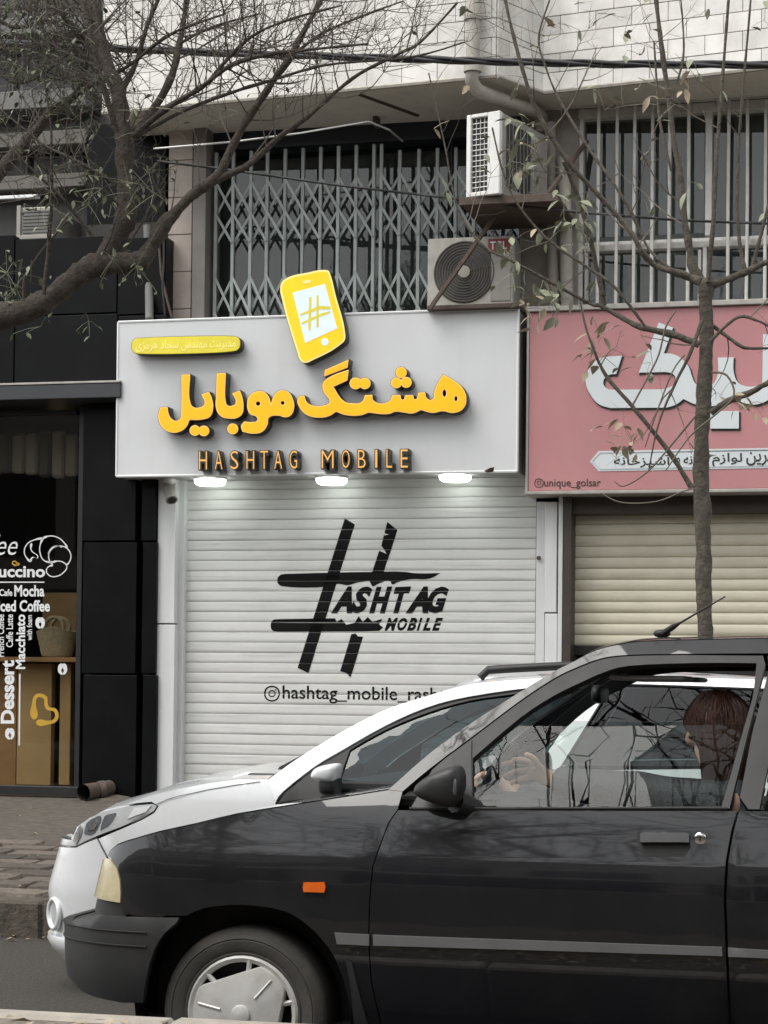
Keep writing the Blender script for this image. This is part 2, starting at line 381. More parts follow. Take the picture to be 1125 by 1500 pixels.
# ================================================================== CAFE (left)
cf = thing('cafe_shopfront', 'black clad cafe shopfront with lettered display window at the left edge', 'shopfront', (PX(60, 1160, 15.9).x, 15.9, WB))
x0, x1 = PX(-140, 900, 15.9).x, PX(229, 900, 15.9).x
ztop = PX(60, 330, 15.9).z
part('backing_wall', MB().box(PX(118, 900, 15.97).x, x1-.02, 15.97, 16.6, .2, ztop), 'cafe_dark', cf)
for a, c in ((121, 199), (208, 228.5)):
    for b, d in ((592, 792), (794.5, 986.5), (989, 1170)):
        pbox(cf, 'cladding_panel', 'dark_clad', a, b, c, d, 15.80, 15.97)
for a, c in ((-480, -302), (-300.5, -152), (-150.5, 20), (21.5, 171), (172.5, 243)):
    pbox(cf, 'cladding_panel', 'dark_clad', a, 462, c, 564, 15.74, 16.5)
    pbox(cf, 'cladding_panel', 'dark_clad', a, 348, c, 460, 15.82, 16.5)
pbox(cf, 'header_beam', 'charcoal', -480, 569, 176, 590, 15.52, 16.4, .006)
pbox(cf, 'header_flashing', 'metal_trim', -480, 565.5, 176, 568.5, 15.515, 16.4, .002)
pbox(cf, 'side_wall', 'dark_clad', -480, 592, -152, 1170, 15.85, 16.3)
pbox(cf, 'window_frame', 'dark_frame', 112, 596, 119.5, 1160, 15.88, 15.97, .003)
pbox(cf, 'window_frame', 'dark_frame', -150, 603, 111.5, 609, 15.88, 15.97, .003)
pbox(cf, 'window_frame', 'dark_frame', -150, 1150, 120, 1163, 15.86, 15.99, .003)
pbox(cf, 'glass_pane', 'glass_shop', -150, 610, 111.5, 1149, 15.925, 15.937, 0)
# room behind the glass
xa, xb = PX(-150, 900, 15.95).x, PX(117, 900, 15.95).x
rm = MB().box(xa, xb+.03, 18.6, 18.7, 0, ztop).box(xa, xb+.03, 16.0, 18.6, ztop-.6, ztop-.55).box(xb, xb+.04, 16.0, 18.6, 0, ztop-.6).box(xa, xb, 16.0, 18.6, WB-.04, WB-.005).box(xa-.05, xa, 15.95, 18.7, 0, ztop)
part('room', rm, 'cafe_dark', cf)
sf = pbox(cf, 'display_shelf', 'cafe_wood', -150, 962, 112, 969, 16.06, 16.55, .004)
pbox(cf, 'counter_panel', 'cafe_wood', -150, 972, 24, 1150, 16.25, 16.3)
pbox(cf, 'counter_panel', 'cafe_panel', 25, 972, 75, 1150, 16.22, 16.3)
pbox(cf, 'counter_panel', 'cafe_panel', 87, 972, 103, 1150, 16.22, 16.3)
pbox(cf, 'back_display', 'cafe_panel', 62, 868, 113, 925, 17.2, 17.3)
for i in range(12): pbox(cf, 'facade_reflection', 'far_wall' if i % 3 else 'ledge', -120+i*19.5, 632+R.uniform(-3, 3), -102+i*19.5, 694+R.uniform(-3, 6), 16.5+R.uniform(0, .05), 16.6, .02)  # beige strips stand in for the facade mirrored in the upper glass
# pendant lamp inside the cafe
p = PX(84, 636, 16.9)
lp = thing('pendant_lamp', 'small lit pendant lamp hanging inside the cafe window', 'lamp', p)
part('shade', MB().lathe([(.012, .05), (.03, .04), (.09, .0), (.085, -.004)], p, 'z', 16), 'dark_frame', lp, 40)
part('bulb', MB().lathe([(.001, .0), (.07, .0), (.07, -.012), (.001, -.016)], p, 'z', 14), 'cafe_lamp', lp, 40)
part('cord', MB().tube([p+Vector((0, 0, .05)), p+Vector((0, 0, .9))], .004, 5), 'cable', lp)
# wicker basket on the shelf
bp = PX(82, 962, 16.28); bz = PX(82, 962, 16.28).z
bk = thing('wicker_basket', 'straw basket bag with round handle standing in the cafe window', 'basket', (bp.x, 16.3, bz))
mb = MB(); prof = [(.001, 0), (.125, 0), (.14, .02)]+[(.14+.045*i/7+(.004 if i % 2 else 0), .03+.2*i/7) for i in range(8)]+[(.18, .235), (.165, .23), (.12, .03), (.001, .02)]
mb.lathe(prof, (bp.x, 16.3, bz), 'z', 28)
for v in range(len(mb.v)): x, y, z = mb.v[v]; mb.v[v] = (x, 16.3+(y-16.3)*.62, z+.02*math.cos((x-bp.x)*16)*(z-bz)/.25)
part('body', mb, 'wicker', bk, 50)
for dy in (-.07, .07):
    part('handle', MB().tube([(bp.x+.085*math.cos(a), 16.3+dy, bz+.25+.085*math.sin(a)) for a in [i*math.pi/9 for i in range(19)]], .016, 7), 'wicker', bk, 60)
# lettering on the cafe glass
DY = 15.921
def decal_text(parent, body, quad, Y, m, off=0, shear=0, th=.002, rot=0, name='lettering', space=1.0):
    return part(name, flip_fix(to_plane(text_mesh(body, off, .5, shear, space), Y, th, quad, rot)), m, parent)
def Q(a, b, c, d): return [(a, b), (c, b), (c, d), (a, d)]
decal_text(cf, 'Coffee', Q(-64, 783, 26, 813), DY, 'decal_white', -.005, .35)
decal_text(cf, 'Cappuccino', Q(-58, 828, 66, 851), DY, 'decal_white', .028)
decal_text(cf, 'Cafe', Q(-1, 863, 18, 873), DY, 'decal_white', .02); decal_text(cf, 'Mocha', Q(21, 857, 65, 874), DY, 'decal_white', .028)
decal_text(cf, 'Iced Coffee', Q(-3, 879, 73, 896), DY, 'decal_white', .028)
decal_text(cf, 'Macchiato', Q(23, 900, 37, 980), DY, 'decal_white', .028, rot=1)
decal_text(cf, 'with foam', Q(39, 901, 47, 938), DY, 'decal_white', .01, rot=1)
decal_text(cf, 'Caffe Latte', Q(9, 900, 19, 948), DY, 'decal_white', .01, rot=1)
decal_text(cf, 'French Coffee', Q(-4, 900, 6, 962), DY, 'decal_white', .01, rot=1)
decal_text(cf, 'Dessert', Q(1, 967, 21, 1060), DY, 'decal_white', .035, rot=1)
def decal_poly(parent, splines, Y, m, th=.002, name='emblem', off=0):
    return part(name, flip_fix(to_plane(curve_mesh(splines, .5, off), Y, th)), m, parent)
def stroke(pts, wd):
    n = len(pts); L, Rr = [], []
    for i, p in enumerate(pts):
        a, b = Vector(pts[max(i-1, 0)]), Vector(pts[min(i+1, n-1)]); d = (b-a).normalized(); q = Vector((-d.y, d.x))*wd/2
        L.append((p[0]+q.x, p[1]+q.y)); Rr.append((p[0]-q.x, p[1]-q.y))
    return L+Rr[::-1]
def arc(cx, cy, rx, ry, a0, a1, n=10, rot=0):
    o = []
    for i in range(n+1):
        a = rad(a0+(a1-a0)*i/n); x, y = rx*math.cos(a), ry*math.sin(a); c, s = math.cos(rad(rot)), math.sin(rad(rot)); o.append((cx+x*c-y*s, cy+x*s+y*c))
    return o
decal_poly(cf, [[(0, 852, 1), (65, 852, 1), (65, 853.6, 1), (0, 853.6, 1)]], DY, 'decal_white', name='rule')
decal_poly(cf, [[(28, 987, 1), (30, 987, 1), (29, 1092, 1), (27, 1092, 1)]], DY, 'decal_white', name='rule')
c4 = lambda x, y: (x/4.17, 760+y/4.167)
for pts in ([(185, 262), (160, 235), (148, 200), (165, 155), (205, 130), (262, 118)], [(262, 118), (300, 105), (355, 115), (395, 150), (410, 175)], [(262, 118), (245, 160), (245, 210), (270, 255), (322, 265)],
            [(185, 262), (200, 235), (230, 238), (190, 190), (192, 150)], [(322, 285), (300, 290), (283, 315), (300, 345), (340, 352), (390, 325), (408, 290), (385, 265), (350, 258), (322, 265)],
            arc(365, 230, 68, 65, 130, 410, 16), arc(350, 225, 55, 60, 190, 300, 8)):
    decal_poly(cf, [stroke([c4(*p) for p in pts], 1.5)], DY, 'decal_white', name='croissant_line')
hp = [(210, 1220), (208, 1120), (220, 1085), (250, 1078), (278, 1095), (282, 1140), (300, 1160), (330, 1165), (347, 1195), (335, 1230), (300, 1243), (225, 1243)]
decal_poly(cf, [stroke([c4(*p) for p in hp], 5.2)], DY, 'decal_gold', name='heart_emblem')
decal_poly(cf, [stroke([(8.5+p[0]*.068, 785.5+p[1]*.034) for p in [(150, 1220), (148, 1120), (160, 1085), (190, 1078), (218, 1095), (222, 1140), (240, 1160), (270, 1165), (287, 1195), (275, 1230), (240, 1243), (165, 1243)]], 1.6)], DY, 'decal_gold', name='heart_emblem')
for (x, y, r) in ((245, 635, 25), (382, 917, 35), (60, 1312, 30)):
    for s in (-1, 1):
        cx, cy = c4(x, y); decal_poly(cf, [[(cx+s*1.0, cy-8), (cx+s*4.5, cy-7), (cx+s*6.8, cy-1), (cx+s*5, cy+6), (cx+s*.6+.5, cy+8), (cx+s*2.0, cy+2), (cx+s*.2, cy-2)]], DY, 'decal_white', name='coffee_bean')
# stub of pipe at the foot of the cafe pillar
a = PX(128, 1160, 15.62)
dp = thing('drain_pipe_stub', 'rusty dark pipe stub lying at the foot of the black cafe pillar', 'pipe', (a.x, 15.5, WB-.01))
q = [Vector((PX(122, 1158, 15.45).x, 15.45, WB+.07)), Vector((PX(140, 1154, 15.6).x, 15.6, WB+.08)), Vector((PX(160, 1150, 15.79).x, 15.79, WB+.095))]
part('pipe', MB().tube(q, [.07, .068, .066], 16, False), 'rust', dp, 50); part('pipe_liner', MB().tube([q[0]+Vector((.004, .004, 0)), q[1]], [.06, .06], 16, False), 'rubber', dp, 50)
part('collar', MB().tube([q[1]+Vector((.02, .02, 0)), q[1]+Vector((.06, .05, .006))], .078, 16), 'rust', dp, 50)
part('rubble', MB().add([(q[0].x+.05+u, 15.5+v, h+swz(15.5+v)) for u, v, h in ((-.3, -.1, .004), (.35, -.12, .004), (.4, .22, .004), (.1, .28, .05), (.28, .1, .05), (-.05, .05, .025))], [(0, 1, 4, 5), (1, 2, 4), (2, 3, 4), (3, 0, 5), (3, 5, 4)]), 'kerb', dp)

# ================================================================== NEIGHBOUR BUILDING above the cafe
nb = thing('neighbour_building', 'grey upper storey with pale ledges behind the left tree branches', 'building', (PX(60, 300, 16.5).x, 16.6, PX(60, 348, 16.5).z))
x0, x1 = PX(-480, 200, 16.5).x, PX(166, 200, 16.5).x; z0 = PX(60, 350, 16.5).z; z1 = PX(60, -560, 16.5).z
part('wall', MB().box(x0, x1, 16.6, 17, z0, z1), 'far_grey', nb)
pbox(nb, 'dark_pier', 'dark_clad', 128, 180, 243, 347, 16.1, 16.8)
pbox(nb, 'dark_pier', 'band_blue', 167, -560, 240, 182, 16.35, 16.9)
for b, d, m in ((206, 226, 'ledge'), (268, 287, 'ledge'), (146, 172, 'far_grey'), (40, 64, 'far_grey')): pbox(nb, 'ledge', m, -480, b, 126, d, 16.25, 16.7)
for a, b, c, d in ((-60, 66, 20, 140), (30, 66, 118, 140), (-60, 228, 40, 264), (50, 228, 122, 264), (-60, -50, 50, 36), (60, -50, 118, 36)):
    wn = pbox(nb, 'window', 'far_grey', a, b, c, d, 16.5, 16.7); pbox(wn, 'pane', 'ac_dark', a+4, b+4, c-4, d-4, 16.49, 16.52, 0)
pbox(nb, 'tube_light_housing', 'sign_edge', -60, 287, 55, 292, 16.2, 16.26)
ab = thing('wall_air_conditioner', 'pale boxy air conditioner on the upper wall behind the left branches', 'air conditioner', PX(50, 350, 16.2))
pbox(ab, 'casing', 'ac_grey', 26, 303, 76, 349, 15.95, 16.6, .012); pbox(ab, 'front_frame', 'ac_grey', 24, 301, 30, 350, 15.93, 15.96); pbox(ab, 'front_frame', 'ac_grey', 24, 344, 78, 350, 15.925, 15.955)
for i in range(7): pbox(ab, 'louvre', 'far_grey', 33, 308+i*5, 73, 310.5+i*5, 15.938, 15.952, 0)

# ================================================================== HASHTAG SHOP
sb = thing('shop_facade', 'white panelled pillars framing the white roller shutter', 'shopfront', (PX(520, 1160, YW).x, YW, WB))
zb = 0.0; zt = PX(500, 690, YW).z
def fac(name, m, a, c, pb, pd, Yf, Yb, ch=.004):
    return pbox(sb, name, m, a, pb, c, pd, Yf, Yb, ch)
gy = proj((PX(500, 1000, YW).x, YW, WB-.02))[1]
fac('pillar_panel', 'white_panel', 230.5, 256.5, 702, 913, 15.84, 16.2); fac('pillar_panel', 'white_panel', 227.5, 254.5, 915, gy+2, 15.84, 16.2)
fac('guide_rail', 'white_panel', 257.5, 268, 700, gy+2, 15.93, 16.2, .003)
fac('guide_rail', 'white_panel', 784, 797, 735, gy+2, 15.93, 16.2, .003)
fac('pillar_panel', 'white_panel', 798, 815.5, 735, 897, 15.84, 16.2); fac('pillar_panel', 'white_panel', 797, 815, 899, gy+2, 15.84, 16.2)
fac('corner_strip', 'white_panel', 816.5, 823, 722, gy+2, 15.82, 16.2, .003)
part('back_wall', MB().box(PX(228, 900, 16.3).x, PX(1300, 900, 16.3).x, 16.3, 16.6, 0, PX(500, 470, 16.3).z), 'cafe_dark', sb)
# roller shutter, slat by slat
def shutter(name, label, a, c, top, bot, pitch, Y, m, bulge, lip, wx=None):
    x0, x1 = PX(a, 900, Y).x, PX(c, 900, Y).x
    t = thing(name, label, 'shutter', ((x0+x1)/2, Y, bot))
    n = int(round((top-bot)/pitch)); pitch = (top-bot)/n; half = (x1-x0)/2
    prof = [(0, .010), (.025, .003), (.08, -.2*bulge), (.3, -.8*bulge), (.55, -bulge), (.8, -.75*bulge), (.95, -.25*bulge), (.985, .003), (1, .010)]
    mb = MB(); mb.grid([[(x, y, q*pitch) for x in (-half, half)] for q, y in prof]); me = mb.mesh(name+'_slat', 35)
    me2 = me
    for i in range(n): part('slat', me, m, t, at=((x0+x1)/2, Y+R.uniform(-.0015, .0015), bot+i*pitch))
    return t, pitch, prof, n, (x0, x1)
sh, SP, SPROF, SN, SX = shutter('roller_shutter', 'closed white roller shutter painted with a black hashtag logo', 268.5, 784, PX(520, 700, YW).z, WB+.045, .0835, YW, 'shutter_white', .0018, .004)
part('bottom_bar', MB().box(SX[0], SX[1], YW-.012, YW+.03, WB+.005, WB+.045, .003), 'white_panel', sh)
for (px, py) in ((788, 812), (788, 818)): pass
pbox(sb, 'shutter_lock', 'rust', 786, 814.5, 791, 819.5, 15.9, 15.935)
def slat_y(z):
    q = ((z-.045-WB)/SP) % 1.0
    for (a, ya), (b, yb) in zip(SPROF, SPROF[1:]):
        if a <= q <= b: return YW+ya+(yb-ya)*(q-a)/(b-a)
    return YW
def on_slats(me, name):
    bm = bmesh.new(); bm.from_mesh(me); bmesh.ops.remove_doubles(bm, verts=bm.verts, dist=1e-6)
    zs = [v.co.z for v in bm.verts]; lo, hi = min(zs), max(zs)
    for i in range(SN):
        for q in (.03, .10, .3, .55, .8, .93, .985):
            z = WB+.045+(i+q)*SP
            if lo < z < hi: bmesh.ops.bisect_plane(bm, geom=bm.verts[:]+bm.edges[:]+bm.faces[:], plane_co=(0, 0, z), plane_no=(0, 0, 1), dist=1e-6)
    dead = [f for f in bm.faces if not .03 < ((f.calc_center_median().z-.045-WB)/SP) % 1.0 < .985]
    bmesh.ops.delete(bm, geom=dead, context='FACES')
    for v in bm.verts: v.co.y = slat_y(v.co.z)-.0022
    bmesh.ops.recalc_face_normals(bm, faces=bm.faces)
    if bm.faces and sum(f.normal.y*f.calc_area() for f in bm.faces) > 0: bmesh.ops.reverse_faces(bm, faces=bm.faces)
    bm.to_mesh(me); bm.free(); shade(me, 30); return part(name, me, 'paint_black', sh)
H = lambda pts: [(390+p[0]/4.167, 755+p[1]/4.167, *(p[2:])) for p in pts]
S1 = lambda pts: [(x, y, 1) for x, y in pts]
for nm, sp in (('painted_bar', [H(S1([(480, 18), (542, 55), (258, 962), (192, 930)]))]),
        ('painted_bar', [H(S1([(740, 40), (802, 90), (715, 352), (645, 352), (690, 215), (735, 235), (722, 210), (703, 185), (718, 122), (750, 118), (722, 108)]))]),
        ('painted_bar', [H(S1([(520, 725), (545, 720), (560, 738), (592, 740), (515, 990), (490, 962), (452, 950)]))]),
        ('painted_bar', [H([(68, 395), (85, 365), (115, 357, 1), (380, 350), (640, 345), (850, 345), (900, 352), (1065, 352, 1), (1000, 385), (880, 390), (800, 408), (770, 420), (755, 400), (700, 410), (650, 435, 1), (630, 400, 1), (560, 408), (500, 425), (430, 418), (400, 430), (110, 433), (78, 422)])]),
        ('painted_bar', [H([(28, 670), (40, 640), (70, 633, 1), (420, 628, 1), (430, 650, 1), (460, 632, 1), (490, 668, 1), (540, 655, 1), (565, 615, 1), (590, 650, 1), (620, 620, 1), (650, 650, 1), (710, 630, 1), (690, 665, 1), (715, 685, 1), (690, 705, 1), (600, 708, 1), (70, 710, 1), (38, 702)])])):
    on_slats(to_plane(curve_mesh(sp, 0), YW, 0), nm)
for ch, a, c in (('A', 395, 525), ('S', 512, 648), ('H', 628, 770), ('T', 775, 885), ('A', 850, 990), ('G', 980, 1115)):
    on_slats(to_plane(text_mesh(ch, .06, 0, .42), YW, 0, [(390+a/4.167, 755+438/4.167), (390+c/4.167, 755+433/4.167), (390+c/4.167, 755+597/4.167), (390+a/4.167, 755+597/4.167)]), 'painted_letter')
for ch, a, c in (('M', 722, 805), ('O', 800, 862), ('B', 858, 922), ('I', 918, 955), ('L', 955, 1005), ('E', 1012, 1080)):
    on_slats(to_plane(text_mesh(ch, .045, 0, .42), YW, 0, [(390+a/4.167, 905), (390+c/4.167, 905), (390+c/4.167, 924), (390+a/4.167, 924)]), 'painted_letter')
on_slats(to_plane(text_mesh('hashtag_mobile_rasht', .010, 0), YW, 0, [(414, 1004), (652, 1007.5), (652, 1033), (414, 1029.5)]), 'painted_handle')
def insta(cx, cy, r):
    rr = lambda s: [(cx-s+s*.5, cy-s), (cx+s-s*.5, cy-s), (cx+s, cy-s+s*.5), (cx+s, cy+s-s*.5), (cx+s-s*.5, cy+s), (cx-s+s*.5, cy+s), (cx-s, cy+s-s*.5), (cx-s, cy-s+s*.5)]
    return [rr(r), rr(r*.82), arc(cx, cy, r*.5, r*.5, 0, 330, 11), arc(cx, cy, r*.34, r*.34, 0, 330, 11), arc(cx+r*.5, cy-r*.5, r*.1, r*.1, 0, 300, 5)]
on_slats(to_plane(curve_mesh(insta(398.5, 1016, 10.5), 0), YW, 0), 'painted_icon')

# ---------------------------------------------------------------- the light box sign
YS = 15.55
sg = thing('shop_sign', 'long grey sign box with raised glowing yellow Persian letters', 'sign', PX(465, 694, YS))
quad = [(173.3, 472), (759.3, 451.3), (757, 690.6), (170.5, 697.8)]
cs = [PX(*p, YS) for p in quad]
part('face_panel', MB().add([(*c[:1], YS, c[2]) for c in [tuple(v) for v in cs]]+[(c.x, 15.6, c.z) for c in cs], [(0, 1, 2, 3), (4, 7, 6, 5), (0, 4, 5, 1), (1, 5, 6, 2), (2, 6, 7, 3), (3, 7, 4, 0)]), 'sign_face', sg)
part('case', MB().add([(c.x, 15.602, c.z) for c in cs]+[(c.x, 16.28, c.z) for c in cs], [(0, 1, 2, 3), (4, 7, 6, 5), (0, 4, 5, 1), (1, 5, 6, 2), (2, 6, 7, 3), (3, 7, 4, 0)]), 'sign_under', sg)
for i, j, nm in ((0, 1, 'top_trim'), (1, 2, 'side_trim'), (2, 3, 'bottom_trim'), (3, 0, 'side_trim')):
    a, b = cs[i]+Vector((0, -.004, 0)), cs[j]+Vector((0, -.004, 0)); d = (b-a).normalized()
    part(nm, MB().tube([a+Vector((0, .006, 0)), b+Vector((0, .006, 0))], .011, 6), 'sign_edge', sg, 40)
# torn corner flap
part('torn_flap', MB().add([PX(709, 690, YS-.02), PX(716, 686, YS-.05), PX(724, 684, YS-.02), PX(723, 691, YS-.01), PX(714, 692.5, YS-.03)], [(0, 1, 2, 3, 4)]), 'rust', sg)
LD = .115
def raised(name, sp, d=LD, face='face_orange', rim='face_rim', off=-1.6, base=YS, side='letter_side'):
    e = part(name, flip_fix(to_plane(curve_mesh(sp, .5, .35), base-.002, d)), side, sg, 35)
    part('face_rim', flip_fix(to_plane(curve_mesh(sp, .5, -.25), base-.002-d-.001, .004)), rim, e)
    part('face', flip_fix(to_plane(curve_mesh(sp, .5, off), base-.002-d-.0055, .003)), face, e)
    return e
A = lambda pts: [(220+p[0]/5.114, 530+p[1]/5.117, *(p[2:])) for p in pts]
B = lambda pts: [(420+p[0]/4.018, 520+p[1]/4.018, *(p[2:])) for p in pts]
def disc(f, x, y, r): return f(arc(x, y, r, r, 0, 330, 11))
raised('letter', [A([(232, 95, 1), (300, 92, 1), (303, 310), (325, 338), (380, 336), (405, 315), (380, 245, 1), (440, 222, 1), (465, 280), (472, 350), (450, 410), (400, 432), (295, 437, 1), (270, 490), (220, 525), (160, 532), (100, 505), (65, 450), (60, 390), (75, 340, 1), (132, 338, 1), (138, 385), (160, 425), (200, 440), (225, 420), (230, 380)])])
raised('letter', [A([(497, 85, 1), (567, 80, 1), (567, 300), (580, 325), (620, 325), (638, 310), (612, 235, 1), (672, 212, 1), (692, 270), (700, 340), (690, 390), (650, 422), (590, 427), (530, 410), (495, 360), (492, 250)])])
raised('letter', [A([(725, 320), (740, 255), (790, 222), (840, 218), (885, 255), (905, 310, 1), (930, 245), (980, 212), (1035, 225), (1070, 280), (1078, 350), (1050, 405), (1010, 417), (960, 405), (890, 420), (880, 470), (840, 525), (770, 540), (690, 525, 1), (680, 480), (705, 445, 1), (760, 450), (800, 438), (795, 415), (750, 395), (730, 360)]), disc(A, 808, 313, 15), disc(A, 992, 308, 13)])
raised('letter', [B([(62, 260), (75, 242), (105, 238, 1), (118, 275), (150, 295), (230, 292), (250, 278), (215, 215), (212, 165), (250, 130), (365, 85, 1), (358, 150, 1), (275, 188, 1), (340, 272), (380, 282), (440, 275), (460, 235, 1), (505, 233, 1), (512, 268), (600, 272), (620, 235, 1), (670, 233, 1), (682, 262), (697, 235, 1), (745, 235, 1), (756, 260), (772, 220, 1), (815, 218, 1), (828, 256), (856, 260), (868, 210), (890, 160), (920, 112, 1), (985, 150), (1040, 200), (1058, 260), (1040, 315), (985, 342), (915, 332), (860, 342), (790, 325, 1), (740, 345), (690, 340), (640, 335), (600, 348), (480, 340, 1), (440, 355), (350, 355), (290, 335, 1), (250, 360), (190, 370), (120, 355), (75, 310)]), B(arc(928, 225, 10, 20, 0, 330, 11)), B(arc(996, 257, 8, 14, 0, 330, 11))])
raised('letter_bar', [B([(222, 88, 1), (365, 25, 1), (358, 75, 1), (220, 128, 1)])])
for f, x, y, r in ((A, 335, 515, 41), (A, 402, 518, 41), (A, 618, 503, 42), (B, 405, 167, 36), (B, 459, 167, 35), (B, 673, 103, 34), (B, 645, 164, 33), (B, 703, 161, 33)): raised('letter_dot', [disc(f, x, y, r)], LD+.0008*R.random())
C3 = lambda x: 280+x/3.309
for ch, a, c in (('H', 38, 76), ('A', 115, 151), ('S', 190, 228), ('H', 268, 305), ('T', 335, 372), ('A', 403, 440), ('G', 477, 513), ('M', 632, 690), ('O', 730, 768), ('B', 808, 845), ('I', 892, 902), ('L', 946, 973), ('E', 1015, 1050)):
    t0 = 661.2-(a-38)*.0028; q = [(C3(a), t0), (C3(c), t0-.1), (C3(c), t0+26.3), (C3(a), t0+26.4)]
    q2 = [(q[0][0]-1.2, q[0][1]-1.2), (q[1][0]+1.2, q[1][1]-1.2), (q[2][0]+1.2, q[2][1]+1.2), (q[3][0]-1.2, q[3][1]+1.2)]
    e = part('small_letter', flip_fix(to_plane(text_mesh(ch, .085), YS-.002, .11, q2)), 'letter_side', sg, 35)
    part('face', flip_fix(to_plane(text_mesh(ch, -.012), YS-.113, .003, q)), 'face_amber', e)
Cc = lambda pts: [(400+p[0]/9.375, 385+p[1]/9.375, *(p[2:])) for p in pts]
ph = Cc([(95, 350), (120, 260), (190, 205), (480, 130), (700, 95), (765, 110), (790, 165), (860, 440), (990, 960), (985, 1060), (930, 1120), (560, 1330), (430, 1375), (370, 1340), (330, 1230), (120, 500)])
e = raised('phone_emblem', [ph], .12, 'face_yellow', 'face_pale', -3.0)
part('screen', flip_fix(to_plane(curve_mesh([Cc(S1([(270, 410), (710, 290), (880, 900), (440, 1100)]))], .5), YS-.1302, .004)), 'face_screen', e)
part('home_button', flip_fix(to_plane(curve_mesh([disc(Cc, 710, 1085, 50)], .5), YS-.1302, .004)), 'face_screen', e)
part('speaker_slot', flip_fix(to_plane(curve_mesh([Cc(arc(462, 260, 62, 22, 0, 330, 11, -8))], .5), YS-.1302, .004)), 'face_pale', e)
for p in ([(495, 470), (525, 470), (515, 920), (480, 915)], [(595, 440), (625, 450), (625, 880), (595, 885)], [(370, 700), (640, 590), (790, 600), (785, 640), (640, 640), (375, 725)], [(390, 820), (640, 700), (785, 660), (780, 690), (640, 740), (395, 845)]):
    part('screen_mark', flip_fix(to_plane(curve_mesh([Cc(S1(p))], .5), YS-.1345-R.random()*.002, .002)), 'face_pill', e)
pl = [(197, 496.5), (203, 495.2), (342, 492.4), (349, 494.5), (352, 502.5), (349.5, 511), (343, 514.4), (203, 518.3), (196.5, 516.5), (192.6, 508)]
e = raised('pill_plate', [pl], .10, 'face_pill', 'face_pill', -.9)
# mini shaper for Persian lettering
AR = {'ا': 'ﺍﺎ', 'آ': 'ﺁﺂ', 'ب': 'ﺏﺐﺑﺒ', 'پ': 'ﭖﭗﭘﭙ', 'ت': 'ﺕﺖﺗﺘ', 'خ': 'ﺥﺦﺧﺨ', 'د': 'ﺩﺪ', 'ر': 'ﺭﺮ', 'ز': 'ﺯﺰ', 'س': 'ﺱﺲﺳﺴ', 'ش': 'ﺵﺶﺷﺸ', 'ل': 'ﻝﻞﻟﻠ', 'م': 'ﻡﻢﻣﻤ', 'ن': 'ﻥﻦﻧﻨ', 'ه': 'ﻩﻪﻫﻬ', 'و': 'ﻭﻮ', 'ی': 'ﯼﯽﯾﯿ', 'ج': 'ﺝﺞﺟﺠ'}
def fa(s):
    o = []
    for i, c in enumerate(s):
        if c not in AR: o.append(c); continue
        f = AR[c]; pv = i > 0 and s[i-1] in AR and len(AR[s[i-1]]) == 4; nx = i+1 < len(s) and s[i+1] in AR and len(f) == 4
        o.append(f[3] if pv and nx else f[1] if pv else f[2] if nx else f[0])
    return ''.join(o[::-1])
part('lettering', flip_fix(to_plane(text_mesh(fa('مدیریت مهندس سجاد هرمزی'), .0), YS-.1115, .002, [(199, 499), (345, 495.5), (345, 512), (199, 515.5)])), 'face_pale', e)
# three downlights under the sign
for i, (a, b, c, lb) in enumerate(((285.5, 698.5, 330, 'left'), (463.5, 697, 508, 'middle'), (643.5, 692.5, 690, 'right'))):
    p = PX((a+c)/2, b+6, 15.72); r = (PX(c, b, 15.72).x-PX(a, b, 15.72).x)/2
    dl = thing('downlight', 'lit round downlight under the grey sign, '+lb+' one of the three', 'light', p, 'downlights under the shop sign')
    zt_ = min(q.z for q in cs)-.002
    part('rim', MB().lathe([(r*1.02, .035), (r*1.03, .012), (r*.96, .008)], p, 'z', 28), 'sign_edge', dl, 40)
    part('stem', MB().lathe([(r*.7, .03), (r*.7, max(.05, PX((a+c)/2, 694.5, 15.6).z-p.z))], p, 'z', 20), 'sign_under', dl, 40)
    part('lens', MB().lathe([(.001, .036), (r*.99, .034), (r, .01), (r*.97, -.02), (r*.8, -.036), (.001, -.04)], p, 'z', 28), 'led', dl, 50)
# security camera
p = PX(251, 706, 15.83)
cc = thing('security_camera', 'small grey bullet camera on the left white pillar under the sign', 'camera', p)
part('mount', MB().lathe([(.001, .0), (.05, .0), (.05, -.03), (.02, -.05), (.02, -.08)], p+Vector((0, -.045, .02)), 'z', 14), 'ac_white', cc, 40)
q0 = p+Vector((.0, -.05, -.06)); dv = Vector((.35, -.5, -.75)).normalized()
part('barrel', MB().tube([q0-dv*.05, q0-dv*.045, q0+dv*.10, q0+dv*.13], [.03, .045, .045, .05], 14), 'ac_grey', cc, 40)
part('lens', MB().tube([q0+dv*.125, q0+dv*.135], .036, 14), 'rubber', cc, 40)

# ================================================================== PINK SHOP (right)
YP = 15.62
pk = thing('kitchenware_shopfront', 'brown framed shopfront under the pink sign', 'shopfront', (PX(980, 1000, 16).x, 16, WB))
xr = 1500
pbox(pk, 'frame_post', 'brown_frame', 824, 722, 835.5, gy+2, 15.80, 16.25); pbox(pk, 'header', 'brown_frame', 836, 722, xr, 750, 15.86, 16.25)
pbox(pk, 'shutter_box', 'dark_frame', 836, 948, xr, 962, 16.0, 16.1); pbox(pk, 'glass_door', 'glass_dark', 836, 963, xr, gy, 16.12, 16.13, 0)
ch_, cp_, cpr, cn, cxx = shutter('roller_shutter', 'cream roller shutter half behind the slim tree and dark car', 836.5, xr, PX(950, 751, 16.03).z, PX(950, 947, 16.03).z, .09, 16.03, 'shutter_cream', .010, .006)
ps = thing('shop_sign', 'faded pink sign with big white Persian letters behind the slim tree', 'sign', PX(960, 718, YP))
